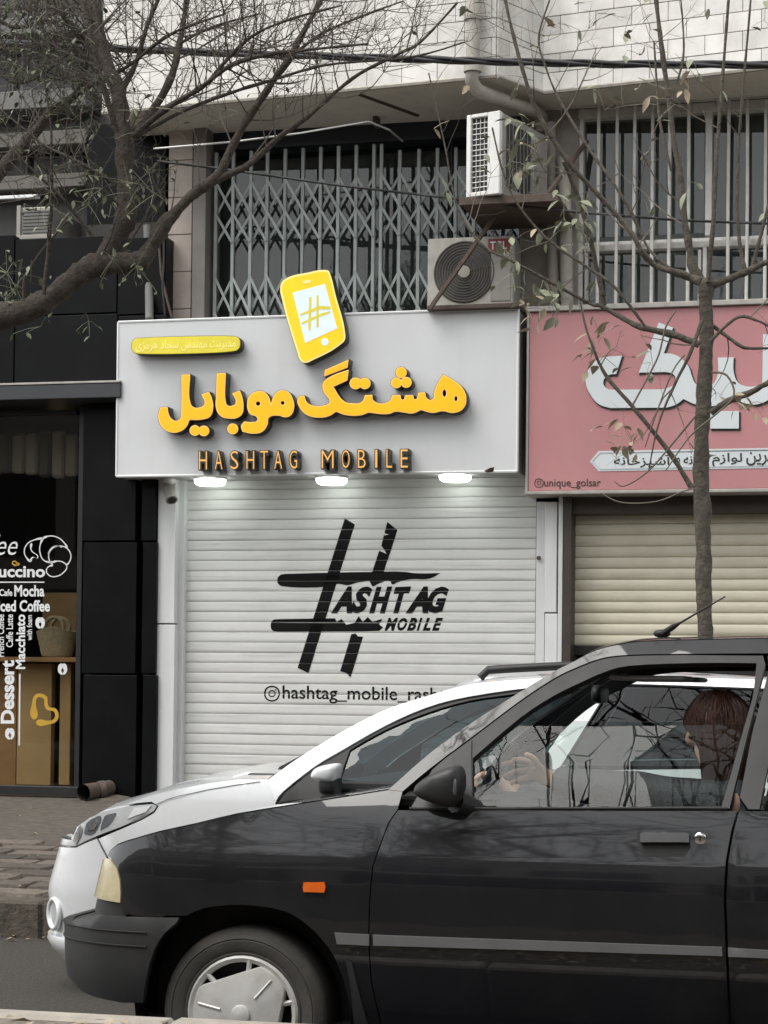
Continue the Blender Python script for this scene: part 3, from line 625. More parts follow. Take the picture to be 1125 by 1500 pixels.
x0 = PX(775, 590, YP).x; x1 = PX(xr, 590, YP).x; z1 = PX(960, 452, YP).z; z0 = PX(960, 717, YP).z
part('face_panel', MB().box(x0, x1, YP, YP+.03, z0, z1, .003), 'pink', ps); part('case', MB().box(x0+.004, x1, YP+.032, 16.28, z0+.002, z1-.002), 'sign_under', ps)
part('top_trim', MB().box(x0-.02, x1, YP-.03, 16.0, z1+.002, z1+.045, .006), 'metal_trim', ps); part('bottom_trim', MB().box(x0-.015, x1, YP-.012, 15.9, z0-.03, z0-.002, .005), 'metal_trim', ps)
part('side_trim', MB().box(x0-.022, x0-.002, YP-.010, 15.98, z0-.028, z1, .004), 'metal_trim', ps)
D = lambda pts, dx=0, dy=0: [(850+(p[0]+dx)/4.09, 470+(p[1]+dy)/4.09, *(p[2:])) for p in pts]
kf = [(160, 215, 1), (250, 207, 1), (215, 318, 1), (170, 325), (137, 365), (160, 405), (210, 412, 1), (500, 410, 1), (555, 385), (572, 348), (555, 318), (510, 306, 1), (350, 310, 1), (470, 10, 1), (555, 40, 1), (500, 195, 1), (545, 197), (605, 225), (650, 275), (668, 330), (690, 375), (725, 395), (785, 385), (818, 340), (825, 220, 1), (918, 218, 1), (920, 310), (945, 368), (985, 390), (1050, 390), (1090, 370, 1), (1095, 80, 1), (1180, 80, 1), (1182, 380), (1150, 450), (1080, 495), (1000, 497), (940, 478), (880, 468, 1), (830, 500), (770, 512), (690, 500), (618, 468, 1), (580, 497), (530, 516), (460, 520, 1), (180, 522, 1), (110, 498), (60, 440), (33, 370), (42, 300), (85, 245), (120, 222)]
dt = [(780, 540, 1), (950, 540, 1), (950, 645, 1), (780, 645, 1)]
for sp in (kf, dt):
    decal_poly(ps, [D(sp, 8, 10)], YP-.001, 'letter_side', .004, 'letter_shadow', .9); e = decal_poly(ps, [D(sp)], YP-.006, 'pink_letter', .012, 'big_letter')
hx = [(864, 676), (877, 660.8), (1300, 653), (1300, 682), (877, 690.5)]
cxp = 1000
decal_poly(ps, [[(*p, 1) for p in hx]], YP-.001, 'pink_letter', .003, 'arrow_panel'); 
hi = [(867, 676), (878.5, 663.2), (1300, 655.5), (1300, 679.5), (878.5, 688.2)]; hj = [(868.3, 676), (879, 664.3), (1300, 656.6), (1300, 678.4), (879, 687.1)]
decal_poly(ps, [[(*p, 1) for p in hi], [(*p, 1) for p in hj]], YP-.0045, 'letter_side', .002, 'arrow_outline')
for wd_, u0, u1, v0, v1 in (('آشپزخانه', 899, 983, 666, 686), ('و', 990.5, 996, 670, 682), ('خانه', 1001, 1031, 666, 680), ('لوازم', 1043, 1087, 663.5, 683), ('بهترین', 1093, 1150, 662, 682)): decal_text(ps, fa(wd_), Q(u0, v0, u1, v1), YP-.0045, 'letter_side', .012, name='word')
decal_text(ps, 'unique_golsar', [(797, 701.5), (880, 701), (880, 716), (797, 716)], YP-.001, 'letter_side', .004)
decal_poly(ps, insta(789.5, 707.5, 6.2), YP-.001, 'rust', .002, 'icon')

# ================================================================== UPPER BUILDING
ub = thing('upper_building', 'pale stone clad upper storey jutting out above the shops', 'building', (PX(560, 465, 16).x, 16.3, PX(560, 465, 16).z))
zs = 5.93
P0 = PX(150, 160, 15.42); P1 = PX(727, 105, 15.07); P2 = PX(795, 131, 15.57); P3x = PX(1350, 60, 15.08)
foot = [(P0.x, 15.42), (P1.x, 15.07), (P2.x, 15.57), (P3x.x, 15.08)]
zt = 7.7; cor = []
for (xa, ya), (xb, yb) in zip(foot, foot[1:]):
    d = Vector((xb-xa, yb-ya, 0)); L = d.length; d.normalize(); nrm = Vector((d.y, -d.x, 0))
    a3 = Vector((xa, ya, 0)); ang = math.atan2(d.y, d.x)
    mb = MB().add([a3+Vector((0, 0, zs)), a3+d*L+Vector((0, 0, zs)), a3+d*L+Vector((0, 0, zt)), a3+Vector((0, 0, zt))], [(0, 1, 2, 3)])
    part('backing', mb, 'grout', ub)
    ch, tw = .146, .285; row = 0; z = zs+.004
    while z < zt-.02:
        x = -(row % 2)*tw/2
        while x < L-.01:
            a, b = max(x, .0)+.002, min(x+tw, L)-.002
            if b-a > .03:
                pr = .012+R.uniform(-.0015, .0015)
                o = part('stone', MB().box(a-(a+b)/2, b-(a+b)/2, -pr, .02, -ch/2+.0025, ch/2-.0025, .0025), 'stone_white', ub, at=a3+d*((a+b)/2)+Vector((0, 0, z+ch/2)))
                o.rotation_euler = (0, 0, ang)
            x += tw
        z += ch; row += 1
    part('upper_wall', MB().add([a3+nrm*.011+Vector((0, 0, zt)), a3+d*L+nrm*.011+Vector((0, 0, zt)), a3+d*L+nrm*.011+Vector((0, 0, zt+3)), a3+nrm*.011+Vector((0, 0, zt+3))], [(0, 1, 2, 3)]), 'stone_white', ub)
    # drip edge along the slab
    part('drip_edge', MB().tube([a3+nrm*.012+Vector((0, 0, zs+.0)), a3+d*L+nrm*.012+Vector((0, 0, zs+.0))], .018, 6), 'pipe', ub, 40)
bx = [(p[0], p[1]) for p in foot]+[(P3x.x, 17.5), (P0.x, 17.5)]
part('soffit', MB().add([(x, y, zs-.003) for x, y in bx]+[(x, y, zs+.2) for x, y in bx], [tuple(range(6)), tuple(range(11, 5, -1))]), 'soffit', ub)
# wall with its piers
for i in range(9):
    za = 3.2+i*.31
    x0, x1 = PX(246, 330, 16.0).x, PX(281, 330, 16.0).x
    part('pier_stone', MB().box(x0, x1, 16.0, 16.3, za, za+.305, .004), 'stone_beige', ub)
pbox(ub, 'pilaster', 'pilaster', 282, 178, 301, 480, 15.96, 16.4); pbox(ub, 'lintel', 'band_blue', 282, 160, 770, 209, 16.14, 16.5)
pbox(ub, 'wall_pier', 'plaster', 762, 130, 848, 470, 16.02, 16.5, .01)
pbox(ub, 'wall_above', 'plaster', 846, 110, 1500, 142, 16.03, 16.5)
pbox(ub, 'roof_bracket', 'rust', 546, 142, 553, 184, 15.9, 16.0)
part('roof_bracket', MB().tube([PX(527, 137, 15.3), PX(612, 168, 15.95)], .022, 6), 'rust', ub)
part('room', MB().box(PX(284, 330, 17.6).x, PX(1500, 330, 17.6).x, 17.6, 17.7, 3.1, 6.0).box(PX(284, 330, 16.6).x, PX(1500, 330, 17).x, 16.6, 17.6, 3.15, 3.2), 'cafe_dark', ub)
# window behind lattice
wd = thing('shop_window', 'large dark upper window behind the folding lattice grille', 'window', PX(530, 470, 16.35))
for a, c in ((303, 468), (470, 556), (558, 660), (662, 762)): pbox(wd, 'glass_pane', 'glass_dark', a, 212, c, 480, 16.34, 16.35, 0)
for a in (301, 468, 556.5, 660, 762): pbox(wd, 'mullion', 'dark_frame', a-1, 205, a+1.5, 480, 16.30, 16.40, .002)
# pale sheet inside stands in for the hazy reflection on the glass
pbox(wd, 'haze_sheet', 'glass_haze', 303, 205, 765, 490, 16.52, 16.54); 
lt = thing('lattice_grille', 'folding grey steel lattice grille across the upper window', 'grille', PX(500, 470, 16.1))
vx = [316, 341, 367, 391, 417, 443, 469, 495, 521, 547, 558, 585, 613, 640, 667, 694, 721, 748]
ztp, zbt = PX(500, 214, 16.1).z, PX(500, 484, 16.1).z
for v in vx:
    x = PX(v, 340, 16.1).x; part('post', MB().box(x-.0145, x+.0145, 16.085, 16.115, zbt, ztp-(.0 if v < 560 else .06), .004), 'lattice', lt)
lv = [PX(500, y, 16.1).z for y in (258, 305, 349, 398, 452, 500)]
for a, c in zip(vx, vx[1:]):
    if c-a < 15: continue
    xa, xb = PX(a, 340, 16.1).x, PX(c, 340, 16.1).x
    for i, j in ((0, 1), (1, 2), (3, 4), (4, 5)):
        for (s, e, yy) in ((lv[i], lv[j], 16.078), (lv[j], lv[i], 16.122)):
            dx, dz = xb-xa, e-s; L = math.hypot(dx, dz); nx, nz_ = -dz/L*.0105, dx/L*.0105
            part('lattice_bar', MB().prism([(xa+nx, s+nz_), (xb+nx, e+nz_), (xb-nx, e-nz_), (xa-nx, s-nz_)], yy-.003, yy+.003), 'lattice', lt)
for zz in (zbt+.01,): part('rail', MB().box(PX(303, 340, 16.1).x, PX(758, 340, 16.1).x, 16.07, 16.13, zz-.015, zz+.015, .003), 'lattice', lt)
# barred window
bw = thing('barred_window', 'dark upper window with white frames and rusty white bars', 'window', PX(980, 450, 16.1))
pbox(bw, 'frame', 'bar_white', 846, 142, 1500, 156, 16.02, 16.2); pbox(bw, 'frame', 'bar_white', 846, 157, 854, 452, 16.03, 16.2); pbox(bw, 'frame', 'bar_white', 854.5, 346, 1500, 356, 16.03, 16.2)
pbox(bw, 'frame', 'bar_white', 846, 444, 1500, 453, 16.0, 16.2); pbox(bw, 'mullion', 'bar_white', 1033, 157, 1043, 345, 16.035, 16.2); pbox(bw, 'mullion', 'bar_white', 1029, 357, 1035, 443, 16.035, 16.2)
pbox(bw, 'casement_frame', 'bar_white', 856, 360, 1027, 365, 16.04, 16.19); pbox(bw, 'casement_frame', 'bar_white', 856, 365.5, 861, 443, 16.04, 16.19); pbox(bw, 'casement_frame', 'bar_white', 1022, 365.5, 1027, 443, 16.04, 16.19)
for a, b, c, d in ((855, 157, 1032, 345), (1044, 157, 1500, 345), (862, 366, 1021, 443), (1036, 357, 1500, 443)): pbox(bw, 'pane', 'glass_dark', a, b, c, d, 16.12, 16.13, 0)
pbox(bw, 'haze_sheet', 'glass_haze', 848, 140, 1500, 455, 16.30, 16.32)  # sheet added behind the panes to paint in their pale reflection
for v in (876, 903, 929, 955, 980, 1008, 1067, 1094, 1121, 1148, 1175):
    x = PX(v, 300, 15.95).x; t0 = PX(v, 146, 15.95).z; b0 = PX(v, 452, 15.95).z
    part('bar', MB().tube([(x, 15.95, b0), (x+R.uniform(-.004, .004), 15.95, (t0+b0)/2), (x, 15.95, t0)], .0135, 8), 'bar_white', bw, 40)
for py in (352, 448, 148): 
    z = PX(1000, py, 15.965).z; part('bar_rail', MB().box(PX(858, 300, 15.965).x, PX(1200, 300, 15.965).x, 15.962, 15.97, z-.012, z+.012), 'bar_white', bw)
# rain pipe
dp = thing('rain_pipe', 'dirty pale rain pipe bending under the stone storey', 'pipe', PX(692, 100, 15.0))
pts = [PX(694, -60, 14.98), PX(693, 60, 14.98), PX(692, 100, 14.98), PX(691, 118, 15.0), PX(698, 131, 15.06), PX(712, 138, 15.15), PX(750, 152, 15.45), PX(785, 163, 15.78), PX(793, 170, 15.95), PX(794, 190, 16.0)]
part('pipe', MB().tube(pts, [.052]*len(pts), 14), 'pipe', dp, 60)
for py in (96, 20): c = PX(692.5, py, 14.98); part('socket', MB().tube([c+Vector((0, 0, .05)), c-Vector((0, 0, .05))], .068, 14), 'pipe', dp, 40)
wp = thing('conduit_pipe', 'weathered vertical conduit on the dirty pier beside the barred window', 'pipe', PX(822, 455, 15.9))
part('pipe', MB().tube([PX(806, 180, 15.93), PX(808, 300, 15.93), PX(812, 452, 15.93)], .045, 10), 'plaster', wp, 60)
part('pipe', MB().tube([PX(826, 230, 15.9), PX(829, 340, 15.9), PX(831, 455, 15.9)], .05, 10), 'pipe', wp, 60)
wp = thing('conduit_pipe', 'dark conduit and loose wires beside the beige stone pier', 'pipe', PX(225, 460, 15.85))
part('pipe', MB().tube([PX(216, 330, 15.9), PX(218, 400, 15.9), PX(219, 468, 15.7)], .035, 10), 'far_grey', wp, 60)
part('wire', MB().tube([PX(232, 340, 15.8), PX(236, 400, 15.8), PX(245, 440, 15.78), PX(252, 466, 15.8)], .012, 6), 'rust', wp, 60)
part('wire', MB().tube([PX(240, 320, 15.8), PX(240, 380, 15.8), PX(238, 420, 15.78), PX(242, 466, 15.8)], .01, 6), 'cable', wp, 60)

# ================================================================== AIR CONDITIONERS
def obox(x0, x1, y0, y1, z0, z1, b=.012): return MB().box(x0, x1, y0, y1, z0, z1, b)
c0 = PX(683, 290, 15.1); x0 = c0.x; x1 = PX(738, 230, 15.1).x; z0 = PX(708, 289, 15.1).z; z1 = PX(708, 168, 15.1).z
ac = thing('air_conditioner', 'white air conditioner unit turned end on upon a shelf below the rain pipe', 'air conditioner', (x0, 15.1, z0))
w_ = x1-x0
part('casing', obox(x0+.01, x1-.002, 15.14, 15.9, z0+.002, z1-.002), 'ac_grey', ac)
for a, b, c, d in ((x0, x0+.04, z0, z1), (x1-.105, x1, z0, z1), (x0+.041, x1-.106, z1-.03, z1), (x0+.041, x1-.106, z0, z0+.035)):
    part('end_frame', MB().box(a, b, 15.09, 15.138, c, d, .006), 'ac_white', ac)
part('coil', MB().box(x0+.03, x1-.1, 15.125, 15.139, z0+.02, z1-.02), 'ac_dark', ac)
for i in range(1, 4): xx = x0+.04+(w_-.145)*i/4; part('guard_wire', MB().tube([(xx, 15.112, z0+.02), (xx, 15.112, z1-.02)], .0035, 5), 'grille_wire', ac)
for i in range(1, 14): zz = z0+.03+(z1-z0-.06)*i/14; part('guard_wire', MB().tube([(x0+.03, 15.109, zz), (x1-.1, 15.109, zz)], .0035, 5), 'grille_wire', ac)
for i in range(7): yy = 15.2+i*.06; part('side_fin', MB().box(x1-.004, x1+.006, yy, yy+.035, z0+.08, z1-.06, .002), 'ac_dark', ac)
part('side_panel', MB().box(x1-.004, x1+.008, 15.64, 15.88, z0+.05, z1-.04, .004), 'ac_grey', ac)
ac.rotation_euler = (0, 0, -.30)
sf = thing('bracket_shelf', 'rusty bracket shelf carrying the end on air conditioner', 'bracket', (x0, 15.5, z0-.1))
part('shelf_board', MB().box(x0-.05, x1+.42, 15.1, 16.0, z0-.045, z0-.004, .008), 'rust', sf)
part('strut', MB().tube([(x1+.28, 15.3, z0+.02), (x1+.5, 15.98, z0+.62)], .022, 6), 'rust', sf)
part('edge_angle', MB().box(x0-.05, x1+.42, 15.07, 15.098, z0-.06, z0+.0, .003), 'rust', sf)
x0, x1, z0, z1 = rect(625, 346, 752, 450, 15.62)
a2 = thing('air_conditioner', 'dusty air conditioner unit with round fan grille and red label on the sign', 'air conditioner', (x0, 15.7, z0))
part('casing', obox(x0, x1+.0, 15.65, 15.98, z0, z1, .02), 'ac_grey', a2); part('front_panel', MB().box(x0+.005, x1-.005, 15.63, 15.649, z0+.005, z1-.005, .006), 'ac_front', a2)
fr = (z1-z0)*.44; fc = Vector((x0+fr+.055, 15.63, (z0+z1)/2))
part('fan_recess', MB().lathe([(fr, -.004), (fr*.99, -.008), (.001, -.004)], fc, 'y', 36), 'fan_dusty', a2)
for k in range(11): rr_ = fr*(k+1)/11.5; part('grille_ring', MB().tube([fc+Vector((rr_*math.cos(t), -.012, rr_*math.sin(t))) for t in [i*math.pi/16 for i in range(33)]], .0032, 5, False), 'fan_dusty' if k % 2 else 'rust', a2)
for k in range(3):
    t0 = k*2.09; bl = [fc+Vector((fr*q*math.cos(t0+u), -.0095+.001*u, fr*q*math.sin(t0+u))) for q, u in ((.15, 0), (.85, .15), (.9, .7), (.55, .95), (.18, .8))]
    part('fan_blade', MB().add(bl, [(0, 1, 2, 3, 4)]), 'ac_dark', a2)
part('hub', MB().lathe([(.05, -.016), (.045, -.022), (.001, -.024)], fc, 'y', 16), 'ac_grey', a2, 40)
part('service_panel', MB().box(x1-.18, x1-.02, 15.622, 15.64, z0+.04, z1-.16, .004), 'ac_grey', a2)
lab = part('brand_label', MB().box(x1-.20, x1-.03, 15.615, 15.632, z1-.135, z1-.03, .002), 'label_red', a2)
lq = [proj((x1-.185, 15.61, z1-.05))[:2], proj((x1-.05, 15.61, z1-.05))[:2], proj((x1-.05, 15.61, z1-.115))[:2], proj((x1-.185, 15.61, z1-.115))[:2]]
part('lettering', flip_fix(to_plane(text_mesh('TCL', .02), 15.614, .002, lq)), 'decal_white', a2)
br = thing('diagonal_brace', 'rusty flat brace crossing in front of the fan unit', 'bracket', PX(632, 455, 15.5))
part('strut', MB().tube([PX(724, 318, 15.4), PX(629, 453, 15.4)], .020, 4), 'rust', br); part('foot', MB().box(PX(626, 455, 15.5).x, PX(760, 455, 15.5).x, 15.47, 15.95, z0-.04, z0-.004, .005), 'rust', br)

# ================================================================== CABLES
def cable(name, label, pts, r, n=1, m='cable', tw=0):
    t = thing(name, label, 'cable', pts[0])
    P = []
    for a, b in zip(pts, pts[1:]):
        for i in range(8): P.append(a.lerp(b, i/8))
    P.append(pts[-1])
    for k in range(n):
        q = []
        for i, p in enumerate(P):
            a = i*.5*tw+k*2*math.pi/max(n, 1); o = r*1.15 if n > 1 else 0
            q.append(p+Vector((0, math.cos(a)*o, math.sin(a)*o)))
        part('strand', MB().tube(q, r, 6), m, t, 60)
Yc = 13.2
cable('power_cable', 'thick twisted black power cable bundle crossing high over the shops', [PX(-200, 50, Yc), PX(90, 68, Yc), PX(330, 78, Yc), PX(560, 85, Yc), PX(720, 90, Yc), PX(900, 94, Yc), PX(1130, 95, Yc), PX(1400, 96, Yc)], .013, 3, tw=1.2)
cable('thin_cable', 'thin dark cable sagging from the lattice window towards the barred window', [PX(230, 236, 15.2), PX(330, 248, 15.2), PX(500, 272, 15.2), PX(640, 288, 15.2), PX(700, 296, 15.2), PX(860, 312, 15.2), PX(1000, 323, 15.2), PX(1140, 328, 15.2)], .010)
cable('pale_wire', 'thin pale wire strung above the lattice grille', [PX(225, 218, 15.4), PX(340, 208, 15.4), PX(440, 195, 15.4), PX(510, 183, 15.4), PX(540, 178, 15.4), PX(570, 190, 15.5), PX(590, 207, 15.9)], .008, m='grille_wire')
# ================================================================== CARS
V_ = Vector
class Car:
    """body surface B(q,z): q runs along the near side (q = x), round the front corner and across the nose"""
    def __init__(s, root, Y, rx, W, xf, Rc, h, sl=0, z0=.5):
        s.sl = sl; s.z0 = z0
        s.root = root; s.W = W; s.xf = xf; s.R = Rc; s.h = h; s.xc = xf+Rc
        s.M = Matrix.Translation((0, Y, roadz(Y))) @ Matrix.Rotation(rx, 4, 'X'); s.rot = rx
        root.location = s.M.translation; root.rotation_euler = (rx, 0, 0)
    def B(s, q, z, out=0):
        h = s.h(z)-out
        if q >= s.xc: return Vector((q, h, z))
        a = (s.xc-q)/s.R
        if a <= math.pi/2:
            r = s.R-h*.8 if s.R-h*.8 > .05 else .05
            return Vector((s.xc-r*math.sin(a)+s.sl*max(0, z-s.z0)*math.sin(a)**2, s.R-r*math.cos(a), z))
        return Vector((s.xf+h*.8+s.sl*max(0, z-s.z0), s.R+(a-math.pi/2)*s.R, z))
    def pq(s, px, py, out=0):
        d = ray(px, py); Mi = s.M.inverted(); o = Mi @ Vector((0, 0, EYE)); dl = Mi.to_3x3() @ d
        t = -o.y/dl.y; x = o.x+dl.x*t; z = o.z+dl.z*t
        for _ in range(4):
            t = (s.h(z)-out-o.y)/dl.y; x = o.x+dl.x*t; z = o.z+dl.z*t
        if x > s.xc+.06: return (x, z)
        best = None
        for k in range(160):
            q = s.xc+.08-k*(.08+s.R*1.2)/159; zz = z
            for _ in range(3):
                p = s.B(q, zz, out); u = proj(s.M @ p); zz += (u[1]-py)*u[2]/F
            e = abs(proj(s.M @ s.B(q, zz, out))[0]-px)
            if best is None or e < best[0]-.02: best = (e, q, zz)
        return best[1], best[2]
    def part(s, name, mb, m, smooth=None, parent=None, label=None):
        me = mb.mesh(name, smooth) if isinstance(mb, MB) else mb
        o = bpy.data.objects.new(name, me); COL.objects.link(o); o.parent = parent or s.root
        if m and not me.materials: me.materials.append(MATS[m])
        if label: o['label'] = label
        return o
    def mirror(s, o, name=None):
        me = o.data.copy()
        for v in me.vertices: v.co.y = s.W-v.co.y
        me.flip_normals(); c = bpy.data.objects.new(name or o.name.split('.')[0], me); COL.objects.link(c); c.parent = o.parent; return c
    def panel(s, name, poly, m, out=0, th=.012, res=.05, both=True, px=True, inset=.002, parent=None, label=None, fn=None, smooth=60):
        P = [s.pq(p[0], p[1], out) if abs(p[0])+abs(p[1]) > 30 else tuple(p) for p in poly]
        fn = fn or (lambda q, z: s.B(q, z, out))
        # densify
        pts = []
        for a, b in zip(P, P[1:]+P[:1]):
            L = math.hypot(a[0]-b[0], a[1]-b[1]); n = max(1, int(L/res))
            pts += [Vector((a[0]+(b[0]-a[0])*i/n, a[1]+(b[1]-a[1])*i/n)) for i in range(n)]
        n = len(pts); ar = sum(pts[i].x*pts[(i+1) % n].y-pts[(i+1) % n].x*pts[i].y for i in range(n))
        if ar < 0: pts.reverse()
        ins = []
        for i in range(n):
            a, b, c = pts[i-1], pts[i], pts[(i+1) % n]; d1 = (b-a).normalized(); d2 = (c-b).normalized(); nn = Vector((-(d1.y+d2.y), d1.x+d2.x))
            nn = nn.normalized() if nn.length > 1e-6 else Vector((0, 0)); ins.append(b+nn*inset)
        pts = ins; edge = list(range(n))
        xs = [p.x for p in pts]; zs_ = [p.y for p in pts]; inner = []
        def inside(p):
            c = False
            for i in range(n):
                a, b = pts[i], pts[i-1]
                if (a.y > p.y) != (b.y > p.y) and p.x < (b.x-a.x)*(p.y-a.y)/(b.y-a.y)+a.x: c = not c
            return c
        def far(p): return all((p-a).length > res*.45 for a in pts)
        x = min(xs)+res*.5
        while x < max(xs):
            z = min(zs_)+res*.5
            while z < max(zs_):
                p = Vector((x, z))
                if inside(p) and far(p): inner.append(p)
                z += res
            x += res
        vs, es, fs, *_ = delaunay_2d_cdt(pts+inner, [(i, (i+1) % n) for i in range(n)], [], 1, 1e-5)
        mb = MB(); k = len(vs); F3 = [fn(v.x, v.y) for v in vs]
        def nor(v):
            a = fn(v.x+.004, v.y)-fn(v.x-.004, v.y); b = fn(v.x, v.y+.004)-fn(v.x, v.y-.004); return a.cross(b).normalized()
        NN = [nor(v) for v in vs]
        bd = {}
        for f in fs:
            for a, b in zip(f, list(f[1:])+[f[0]]): bd[(a, b)] = bd.get((a, b), 0)+1
        out_e = [(a, b) for (a, b) in bd if (b, a) not in bd]
        on = set(i for e in out_e for i in e)
        front = [p-(NN[i]*0 if i not in on else NN[i]*.0004) for i, p in enumerate(F3)]
        back = [p-NN[i]*th for i, p in enumerate(F3)]
        mb.v = [tuple(p) for p in front+back]; mb.f = [tuple(f) for f in fs]+[tuple(i+k for i in reversed(f)) for f in fs]+[(b, a, a+k, b+k) for a, b in out_e]
        o = s.part(name, mb.mesh(name, smooth), m, parent=parent, label=label)
        if both: s.mirror(o)
        return o
    def loft(s, name, edge, m, crown, th=.006, n=12, both=False, dirn=(0, 0, 1), y_in=0):
        rows = []; rb = []
        for i, p in enumerate(edge):
            cr = crown[i] if hasattr(crown, '__len__') else crown
            dv = Vector(dirn[i] if hasattr(dirn[0], '__len__') else dirn)
            a = Vector(p); a.y += y_in; r = []
            for k in range(n+1):
                t = k/n; w_ = 4*t*(1-t); w_ = w_**.75
                r.append(Vector((a.x, a.y+(s.W-2*a.y)*t, a.z))+dv*cr*w_)
            rows.append(r)
        mb = MB(); mb.grid(rows); top = mb.mesh(name)
        bm = bmesh.new(); bm.from_mesh(top); bmesh.ops.recalc_face_normals(bm, faces=bm.faces)
        if sum(f.normal.z*f.calc_area()-f.normal.x*f.calc_area()*.5 for f in bm.faces) < 0: bmesh.ops.reverse_faces(bm, faces=bm.faces)
        bmesh.ops.solidify(bm, geom=bm.faces, thickness=th); bm.to_mesh(top); bm.free(); shade(top, 50)
        return s.part(name, top, m)
    def wheel(s, name, c, r, wd, far=False, style=3):
        e = s.part(name, MB().lathe([(r*.62, 0), (r*.66, -.010), (r*.70, -.014), (r*.715, -.010), (r*.76, -.018), (r*.85, -.020), (r*.86, -.016), (r*.875, -.019), (r*.95, -.006), (r*.985, .004), (r, .02), (r, wd-.02), (r*.95, wd), (r*.66, wd), (r*.62, wd-.01)], (0, 0, 0), 'y', 44), 'tyre', 40)
        e.location = c
        P = lambda nm, mb, m, sm=40: s.part(nm, mb, m, sm, e)
        R0 = r*.675
        P('rim_barrel', MB().lathe([(R0, .0), (R0*.96, .05), (.001, .055)], (0, 0, 0), 'y', 36), 'rubber')
        P('cap_ring', MB().lathe([(R0*.99, .004), (R0*1.0, -.012), (R0*.96, -.020), (R0*.89, -.014), (R0*.88, .004)], (0, 0, 0), 'y', 40), 'hubcap')
        # triangular cap plate with three straight sided cut-outs
        poly = []
        N = 90
        for k in range(N):
            a = 2*math.pi*k/N; rr_ = R0*.90
            for t0 in (109, 229, -11):
                cs_ = math.cos(a-rad(t0))
                if cs_ > .1: rr_ = min(rr_, R0*.68/cs_)
            poly.append((rr_*math.cos(a), rr_*math.sin(a), rr_))
        vs = [(0, -.034, 0)]+[(x*.5, -.031, z*.5) for x, z, _ in poly]+[(x*.97, -.022, z*.97) for x, z, _ in poly]+[(x, -.012, z) for x, z, _ in poly]+[(x, .01, z) for x, z, _ in poly]
        fs = [(0, 1+k, 1+(k+1) % N) for k in range(N)]
        for j in range(3): fs += [(1+j*N+k, 1+j*N+(k+1) % N, 1+(j+1)*N+(k+1) % N, 1+(j+1)*N+k) for k in range(N)]
        P('cap_plate', MB().add(vs, fs), 'hubcap', 35)
        for t0 in (109, 229, -11):
            for dt in (-26, 26):
                a = rad(t0+dt); P('cap_rib', MB().tube([(R0*.60*math.cos(a), -.006, R0*.60*math.sin(a)), (R0*.93*math.cos(a), -.010, R0*.93*math.sin(a))], .009, 6), 'hubcap')
        for t0 in (169, 289, 49):
            a = rad(t0); P('cap_crease', MB().tube([(R0*.38*math.cos(a), -.0325, R0*.38*math.sin(a)), (R0*.8*math.cos(a), -.024, R0*.8*math.sin(a))], .0045, 6), 'hubcap')
        P('cap_boss', MB().lathe([(R0*.17, -.026), (R0*.165, -.038), (R0*.14, -.040), (.001, -.041)], (0, 0, 0), 'y', 24), 'hubcap')
        if far:
            e.rotation_euler = (0, 0, math.pi)
        return e
def lerp(a, b, t): return a+(b-a)*t
def interp(tab, z):
    if z <= tab[0][0]: return tab[0][1]
    for (a, ya), (b, yb) in zip(tab, tab[1:]):
        if z <= b: return ya+(yb-ya)*(z-a)/(b-a)
    return tab[-1][1]
def smoothtab(tab):
    # blurred lookup table, so that creases stay a little soft
    T = [(i*.01, sum(interp(tab, i*.01+d*.008) for d in (-2, -1, 0, 1, 2))/5) for i in range(0, 170)]
    return lambda z: interp(T, z)

def cr(pts, n=3):
    o = []; m = len(pts)
    for i in range(m-1):
        p0, p1, p2, p3 = [Vector(pts[min(max(j, 0), m-1)][:2]) for j in (i-1, i, i+1, i+2)]
        for j in range(n):
            t = j/n; v = .5*((2*p1)+(p2-p0)*t+(2*p0-5*p1+4*p2-p3)*t*t+(3*p1-p0-3*p2+p3)*t**3); o.append((v.x, v.y))
    return o+[tuple(pts[-1][:2])]
# ------------------------------------------------------------------ dark saloon
rt = thing('dark_saloon_car', 'charcoal four door saloon driving past in front of the shops', 'car', (0, 6.19, 0))
hb = smoothtab([(.12, .10), (.22, .055), (.32, .028), (.48, .006), (.61, 0), (.73, .0), (.765, .004), (.79, .016), (.93, .052), (.965, .075), (1.43, .315), (1.52, .40)])
XF = PX(94, 1395, 6.37).x-.03
bc = Car(rt, 6.19, 0, 1.68, XF+.07, .34, hb, .30, .50)
X = lambda px, py: bc.pq(px, py)
# front bumper: profile swept round the plan
bmp = Car(rt, 6.19, 0, 1.68, XF, .36, lambda z: interp([(.17, .12), (.22, .07), (.29, .03), (.38, .008), (.53, .0), (.59, .012), (.605, .03)], z))
top = [(98, 1360), (102, 1352), (111, 1346), (132, 1342), (152, 1341), (235, 1344)]+cr([(262, 1344), (258, 1352), (241, 1367), (226, 1390), (218, 1416), (212, 1444), (209, 1469)], 2)
T = [bmp.pq(*p, .02) for p in top]
zt_ = T[4][1]; zbm = bmp.pq(180, 1468, .02)[1]; qr = T[-1][0]; qmid = bmp.xc-bmp.R*math.pi/2-(1.68/2-bmp.R)
poly = [(qmid, T[1][1])]+T[1:]+[bmp.pq(*p, .02) for p in cr([(179, 1469), (145, 1462), (122, 1453), (108, 1438)], 3)]+[(bmp.xc-.50, bmp.pq(108, 1438, .02)[1]+.02), (qmid, bmp.pq(108, 1438, .02)[1]+.02)]
bmp_o = bmp.panel('front_bumper', poly, 'car_plastic', .02, .03, .04, px=False, inset=0)
